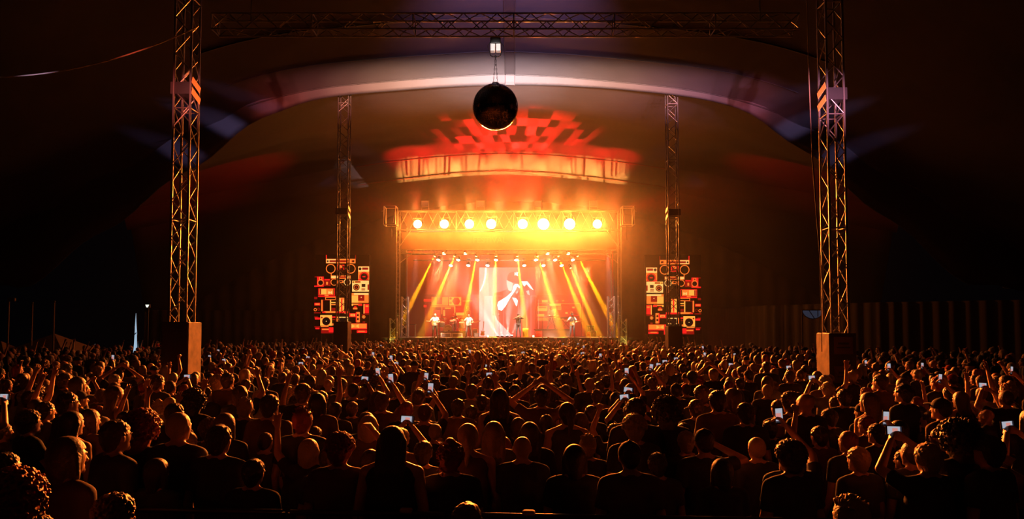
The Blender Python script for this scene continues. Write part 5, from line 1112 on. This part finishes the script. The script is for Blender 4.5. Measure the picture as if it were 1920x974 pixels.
# phones: x, y, pose of the holder, sideways or upright
PH = [(64, 799, 'low', 0), (686, 708, 'phone', 1), (734, 708, 'phone1', 0), (800, 705, 'phone1', 0), (808, 726, 'phone1', 0), (765, 784, 'phone', 1), (915, 682, 'phone', 1), (918, 701, 'phone', 1), (744, 681, 'phone', 1), (566, 681, 'phone', 1), (579, 670, 'phone', 1), (569, 654, 'phone', 1), (710, 691, 'phone1', 0), (700, 664, 'phone1', 0), (715, 648, 'phone', 1), (786, 648, 'phone', 1), (881, 659, 'phone1', 0), (734, 671, 'phone1', 0), (981, 661, 'phone', 1), (1092, 662, 'phone', 1), (1125, 667, 'phone1', 0), (1246, 677, 'phone', 1), (1234, 683, 'phone', 1), (1220, 688, 'phone1', 0), (1267, 672, 'phone', 1), (1177, 724, 'phone', 1), (1170, 742, 'phone', 1), (1174, 696, 'phone1', 0), (1376, 662, 'phone', 1), (1369, 683, 'phone', 1), (1317, 652, 'phone1', 0), (1320, 665, 'phone1', 0), (1094, 651, 'phone1', 0), (1057, 645, 'phone', 1), (1084, 645, 'phone', 1), (14, 742, 'phone', 1), (180, 646, 'phone', 1), (214, 670, 'phone1', 0), (411, 657, 'phone', 1), (395, 668, 'phone', 1), (422, 675, 'phone', 1), (354, 705, 'phone', 1), (1457, 776, 'phone1', 0), (1655, 784, 'phone1', 0), (1671, 804, 'phone', 1), (1882, 794, 'phone', 1), (1839, 721, 'phone', 1), (1477, 688, 'phone', 1), (1520, 707, 'phone', 1), (1664, 687, 'phone1', 0), (1759, 708, 'phone1', 0), (1893, 693, 'phone1', 0), (1621, 680, 'phone1', 0), (1726, 681, 'phone1', 0)]
PLOC = dict(phone=Vector((0.0, 0.425, 1.80)), phone1=Vector((0.03, 0.372, 1.93)), low=Vector((0.0, 0.40, 1.44)))
def aim(x, y): return -math.atan2(0.5 - x, 49.5 - y)
P_ = []                                   # x, y, height, hair, colour, la, ra, rz, label, traced?, phone?
for i, (px, py, w, hr, hc, la, ra, tw, lab) in enumerate(T):
    if la in ('phone', 'low') : la, ra = 'clap', 'clap'
    x, y, h = top_place(px, py, w); P_.append(dict(x=x, y=y, h=h, hair=hr, hc=hc, la=la, ra=ra, rz=aim(x, y) + R(tw), lab=lab, px=px, py=py, fix=True))
for px, py, pose, land in PH:
    k = ray_k(py); s = rng.uniform(0.95, 1.03)
    if py > 765: s *= 0.97
    zp = PLOC[pose].z * s; Y = (zp - CAMH) / k; X = wx(px, Y); rz = aim(X, Y) + R(rng.gauss(0, 4))
    off = Matrix.Rotation(rz, 3, 'Z') @ (PLOC[pose] * s)
    if pose == 'low':
        q = P_[1]; q['la'] = q['ra'] = 'low'; q['lab'] = T[1][8]; q['phone'] = (px, py, pose, land); continue
    P_.append(dict(x=X - off.x, y=Y - off.y, h=1.75 * s, hair=rng.choice(['short', 'short', 'bob', 'long', 'spiky', 'buzz']), hc=rng.choice(['dark', 'brown', 'brown', 'fair']), la='phone' if pose == 'phone' else 'down', ra=pose, rz=rz, lab=None, px=px, py=py, fix=True, phone=(px, py, pose, land)))
for it in range(40):                       # nobody stands inside a neighbour: shift along the line of sight, keeping the place in the view
    mv = 0
    for i in range(len(P_)):
        for j in range(i):
            a, b = P_[i], P_[j]; d = math.hypot(a['x'] - b['x'], a['y'] - b['y'])
            if d < 0.43:
                f, n = (a, b) if a['y'] > b['y'] else (b, a); mv += 1
                for q, sg in ((f, 1), (n, -1)):
                    if 'phone' in q and q is not P_[1] and it < 25: continue
                    st = 1 + sg * 0.007
                    if 4.72 < q['y'] * st < 5.2: st = 1
                    q['x'] *= st; q['y'] *= st
    for q in P_:
        if not q.get('phone'): q['h'] = min(1.95, max(1.5, CAMH + q['y'] * ray_k(q['py'])))
    if not mv: break
for q in P_:
    if 4.45 < q['y'] < 5.12:
        q['y'], q['x'] = (5.14, q['x'] * 5.14 / q['y']) if q['y'] > 4.75 else (4.42, q['x'] * 4.42 / q['y'])
DEEP = [(-200, 26), (0, 30), (300, 35), (600, 41), (720, 46.3), (1180, 46.3), (1320, 37), (1600, 28.5), (1920, 26), (2200, 23)]
BLOCKS = [(wx(341, 16), 16, 0.62), (wx(1567, 16), 16, 0.62), (wx(642, 32), 32, 0.65), (wx(1263, 32), 32, 0.65)]
far = []; grid = {}
def near(x, y, r):
    gx, gy = int(x // 0.8), int(y // 0.8)
    for a in range(gx - 1, gx + 2):
        for b in range(gy - 1, gy + 2):
            for (u, v) in grid.get((a, b), ()):
                if (u - x) ** 2 + (v - y) ** 2 < r * r: return True
    return False
def put(x, y): grid.setdefault((int(x // 0.8), int(y // 0.8)), []).append((x, y))
for q in P_: put(q['x'], q['y'])
for n in range(60000):
    y = math.sqrt(rng.uniform(6.9 ** 2, 46.5 ** 2)); px = rng.uniform(-60, 1980); x = wx(px, y)
    if y > interp(DEEP, px) + rng.gauss(0, 0.8) - 0.3 or y > 46.4: continue
    if any(abs(x - bx) < br and abs(y - by) < br for bx, by, br in BLOCKS): continue
    if near(x, y, 0.58 + 0.004 * y): continue
    put(x, y); far.append((y, x, px))
far.sort()
HAIRP = ['short'] * 7 + ['buzz'] * 3 + ['bob'] * 3 + ['long'] * 3 + ['curly', 'spiky', 'bun', 'pony', 'afro', 'cap', 'cap', 'bald', 'messy']
ARMP = [('down', 'down')] * 22 + [('clap', 'clap')] * 3 + [('fold', 'fold')] * 2 + [('down', 'up'), ('up', 'down'), ('up', 'up'), ('down', 'fist'), ('wide', 'wide'), ('head', 'head'), ('down', 'wide')]
NIND = 297
for y, x, px in far[:max(0, NIND - len(P_))]:
    h = rng.gauss(1.70, 0.075); la, ra = rng.choice(ARMP); hr = rng.choice(HAIRP)
    P_.append(dict(x=x, y=y, h=min(1.9, max(1.53, h)), hair=hr, hc=rng.choice(['dark', 'dark', 'brown', 'brown', 'brown', 'fair', 'red', 'grey']), la=la, ra=ra, rz=aim(x, y) + R(rng.gauss(0, 14)), lab=None, px=px))
rest = far[max(0, NIND - sum(1 for q in P_ if q.get('fix'))):]

# labels: hair and arms, the landmark straight behind, and the rank among those most alike counted from the camera
ZONES = [(110, 'towards the dark left edge'), (300, 'just left of the left ballast block'), (385, 'in line with the left ballast block'), (490, 'right of the left ballast block'), (590, 'left of the left video screen'), (700, 'below the left video screen'), (800, 'below the drum side of the stage'), (895, 'below the bass player'), (1005, 'below the centre screen'), (1100, 'below the keyboard player'), (1205, 'below the stage flight cases'), (1318, 'below the right video screen'), (1420, 'right of the right video screen'), (1530, 'left of the postered block'), (1615, 'in line with the postered block'), (1760, 'right of the postered block'), (9999, 'towards the dark right edge')]
HN = dict(short='short-haired', buzz='close-cropped', bob='bobbed', long='long-haired', curly='curly-haired', spiky='spiky-haired', bun='bun-haired', pony='ponytailed', afro='bushy-haired', cap='capped', hat='hatted', bald='bald', messy='messy-haired')
AN = {'phone': 'holding up a phone', 'phone1': 'holding a phone overhead', 'low': 'looking at a phone', 'clap': 'with hands together in front', 'fold': 'with folded arms', 'up': 'with a hand high', 'fist': 'with a raised fist', 'wide': 'with an arm spread up', 'head': 'with arms ringed overhead', 'down': 'with arms down', 'elbow': 'with an elbow out', 'hat': 'with an elbow out'}
def arms_of(q):
    for c in (q['ra'], q['la']):
        if c != 'down': return ('with both hands high' if q['la'] == q['ra'] == 'up' else AN[c])
    return AN['down']
cnt = {}
ORD = ['nearest'] + [o + '-nearest' for o in ords[1:]]
P_.sort(key=lambda q: q['y'])
for q in P_:
    z = next(n for lim, n in ZONES if (q['x'] / q['y'] * FPX + 960) < lim)
    hw = HN[q['hair']] if q['hair'] in ('bald', 'cap', 'hat') else q['hc'] + ' ' + HN[q['hair']]
    key = (hw, arms_of(q), z); q['zone'] = z
    if not q['lab']: cnt[key] = cnt.get(key, 0) + 1; q['key'] = key; q['n'] = cnt[key]
for q in P_:
    if not q['lab']:
        hw, ar, z = q['key']
        q['lab'] = f'{hw} person {ar}, {z}' if cnt[q['key']] == 1 else f'{ORD[q["n"] - 1]} {hw} person {ar}, {z}'
SCRW = glow('phone_glow', (0.55, 0.57, 0.66), 0.7); SCRP = glow('phone_pink', (0.9, 0.35, 0.30), 0.7); SCRB = glow('phone_black', (0.02, 0.02, 0.03), 1.0)
pc = MB().box((0, 0, 0), (0.152, 0.009, 0.075), 0, bev=0.004).build('case', BLK); pcm = pc.data; bpy.data.objects.remove(pc)
sc = MB(); sc.add([(-0.062, -0.0050, -0.032), (0.062, -0.0050, -0.032), (0.062, -0.0050, 0.032), (-0.062, -0.0050, 0.032)], [(0, 1, 2, 3)], 0)
sc.add([(-0.02, -0.0056, -0.03), (0.028, -0.0056, -0.03), (0.028, -0.0056, 0.018), (-0.02, -0.0056, 0.018)], [(0, 1, 2, 3)], 1); sc.add([(0.048, -0.0056, -0.032), (0.062, -0.0056, -0.032), (0.062, -0.0056, 0.032), (0.048, -0.0056, 0.032)], [(0, 1, 2, 3)], 2)
so = sc.build('screen', [SCRW, SCRP, SCRB]); scm = so.data; bpy.data.objects.remove(so)
pcnt = {}
for q in P_:
    s = q['h'] / 1.765
    if q['hair'] in ('curly', 'afro', 'messy', 'spiky', 'bun'): s *= 0.975
    shirt = SHIRTS[rng.choice([0, 0, 0, 1, 1, 2, 3, 4])] if not q.get('fix') or q['y'] > 9 else SHIRTS[rng.choice([0, 0, 1, 2, 3])]
    tank = q['hair'] in ('long', 'bun', 'messy', 'pony') and rng.random() < 0.6
    p = person((q['x'], q['y'], 0), q['rz'], s, q['la'], q['ra'], q['hair'], (rng.choice(['dark', 'dark', 'pale']) if q['hair'] in HEADGEAR and q['hc'] not in CAPM else q['hc']), shirt, q['lab'], 'audience standing in front of the stage', tank=tank)
    if q.get('phone'):
        px, py, pose, land = q['phone']
        if pose == 'low': s = q['h'] / 1.765 * .975
        off = Matrix.Rotation(q['rz'], 3, 'Z') @ (PLOC[pose] * s); z = q['zone']; pn = ('sideways' if land else 'upright', z); pcnt[pn] = pcnt.get(pn, 0) + 1
        lab = f'{pn[0]} phone with a bright screen held up by the {q["lab"].split(" person")[0]} person, {z}' if pose != 'low' else 'phone held at the chin of the curly-topped person on the left'
        if len(lab.split()) > 16: lab = f'{ORD[pcnt[pn] - 1]} {pn[0]} phone with a bright screen, {z}'
        t = thing('phone', lab, 'phone', (q['x'] + off.x, q['y'] + off.y, off.z), q['rz'] if pose != 'low' else q['rz'] + R(25), 'phones held up in the crowd')
        t.rotation_euler = (R(-6), (0 if land else R(90)) + R(rng.gauss(0, 5)), t.rotation_euler.z)
        link('case', pcm, t); link('screen', scm, t)

# everybody farther back: one mass of smaller figures
def lod(me, ratio):
    o = bpy.data.objects.new('lod', me); COL.objects.link(o); md = o.modifiers.new('d', 'DECIMATE'); md.ratio = ratio
    dg = bpy.context.evaluated_depsgraph_get(); m2 = bpy.data.meshes.new_from_object(o.evaluated_get(dg)); bpy.data.objects.remove(o)
    m2.calc_loop_triangles(); v = np.empty(len(m2.vertices) * 3, np.float32); m2.vertices.foreach_get('co', v); t = np.empty(len(m2.loop_triangles) * 3, np.int32); m2.loop_triangles.foreach_get('vertices', t)
    bpy.data.meshes.remove(m2); return v.reshape(-1, 3), t.reshape(-1, 3)
lods = {}
def lod_of(kind, key, me, ratio):
    if (kind, key) not in lods: lods[(kind, key)] = lod(me, ratio)
    return lods[(kind, key)]
MM = [SKIN] + SHIRTS + [DENIM] + [HAIRS[k] for k in ('dark', 'brown', 'fair', 'red', 'grey')] + [CAPM['dark'], CAPM['red']]
AV, AT, AM = [], [], []; base = 0
ARMF = [('down', 'down')] * 22 + [('clap', 'clap'), ('down', 'up'), ('up', 'down'), ('up', 'up'), ('up', 'up'), ('wide', 'wide'), ('head', 'head'), ('down', 'fist'), ('phone', 'phone')]
for y, x, px in rest:
    s = min(1.09, max(0.88, rng.gauss(0.965, 0.042))); rz = aim(x, y) + rng.gauss(0, 0.25); la, ra = rng.choice(ARMF if (y > 41 and 770 < px < 1150) or rng.random() < 0.55 else ARMF[:23]); hr = rng.choice(['short', 'short', 'short', 'buzz', 'bob', 'long', 'bun', 'cap', 'curly', 'bald'])
    c, sn = math.cos(rz) * s, math.sin(rz) * s
    bits = [(lod_of('b', (la, ra), body_mesh(la, ra), 0.045), 0), (lod_of('s', (la, ra), shirt_mesh(la, ra), 0.045), 1 + rng.choice([0, 0, 1, 1, 2, 3, 4])), (lod_of('t', 0, trouser_mesh(), 0.03), 6)]
    if hr != 'bald': bits.append((lod_of('h', hr, hair_mesh(hr), 0.07), (12 if rng.random() < .85 else 13) if hr == 'cap' else 7 + rng.choice([0, 0, 1, 1, 1, 2, 3, 4])))
    for (v, t), mi in bits:
        w = np.empty_like(v); w[:, 0] = x + v[:, 0] * c - v[:, 1] * sn; w[:, 1] = y + v[:, 0] * sn + v[:, 1] * c; w[:, 2] = v[:, 2] * s
        AV.append(w); AT.append(t + base); AM.append(np.full(len(t), mi, np.int32)); base += len(v)
if AV:
    v, t, m_ = np.concatenate(AV), np.concatenate(AT), np.concatenate(AM)
    me = bpy.data.meshes.new('crowd'); me.vertices.add(len(v)); me.vertices.foreach_set('co', v.ravel()); me.loops.add(len(t) * 3); me.loops.foreach_set('vertex_index', t.ravel().astype(np.int32))
    me.polygons.add(len(t)); me.polygons.foreach_set('loop_start', np.arange(0, len(t) * 3, 3, dtype=np.int32)); me.polygons.foreach_set('material_index', m_); me.polygons.foreach_set('use_smooth', np.ones(len(t), bool))
    for mm in MM: me.materials.append(mm)
    me.update(calc_edges=True); crowd = link('crowd', me); crowd['kind'] = 'stuff'; tag(crowd, 'dense far part of the crowd stretching to the stage edge', 'crowd')
print('people', len(P_), 'rest', len(rest), 'tris', base)
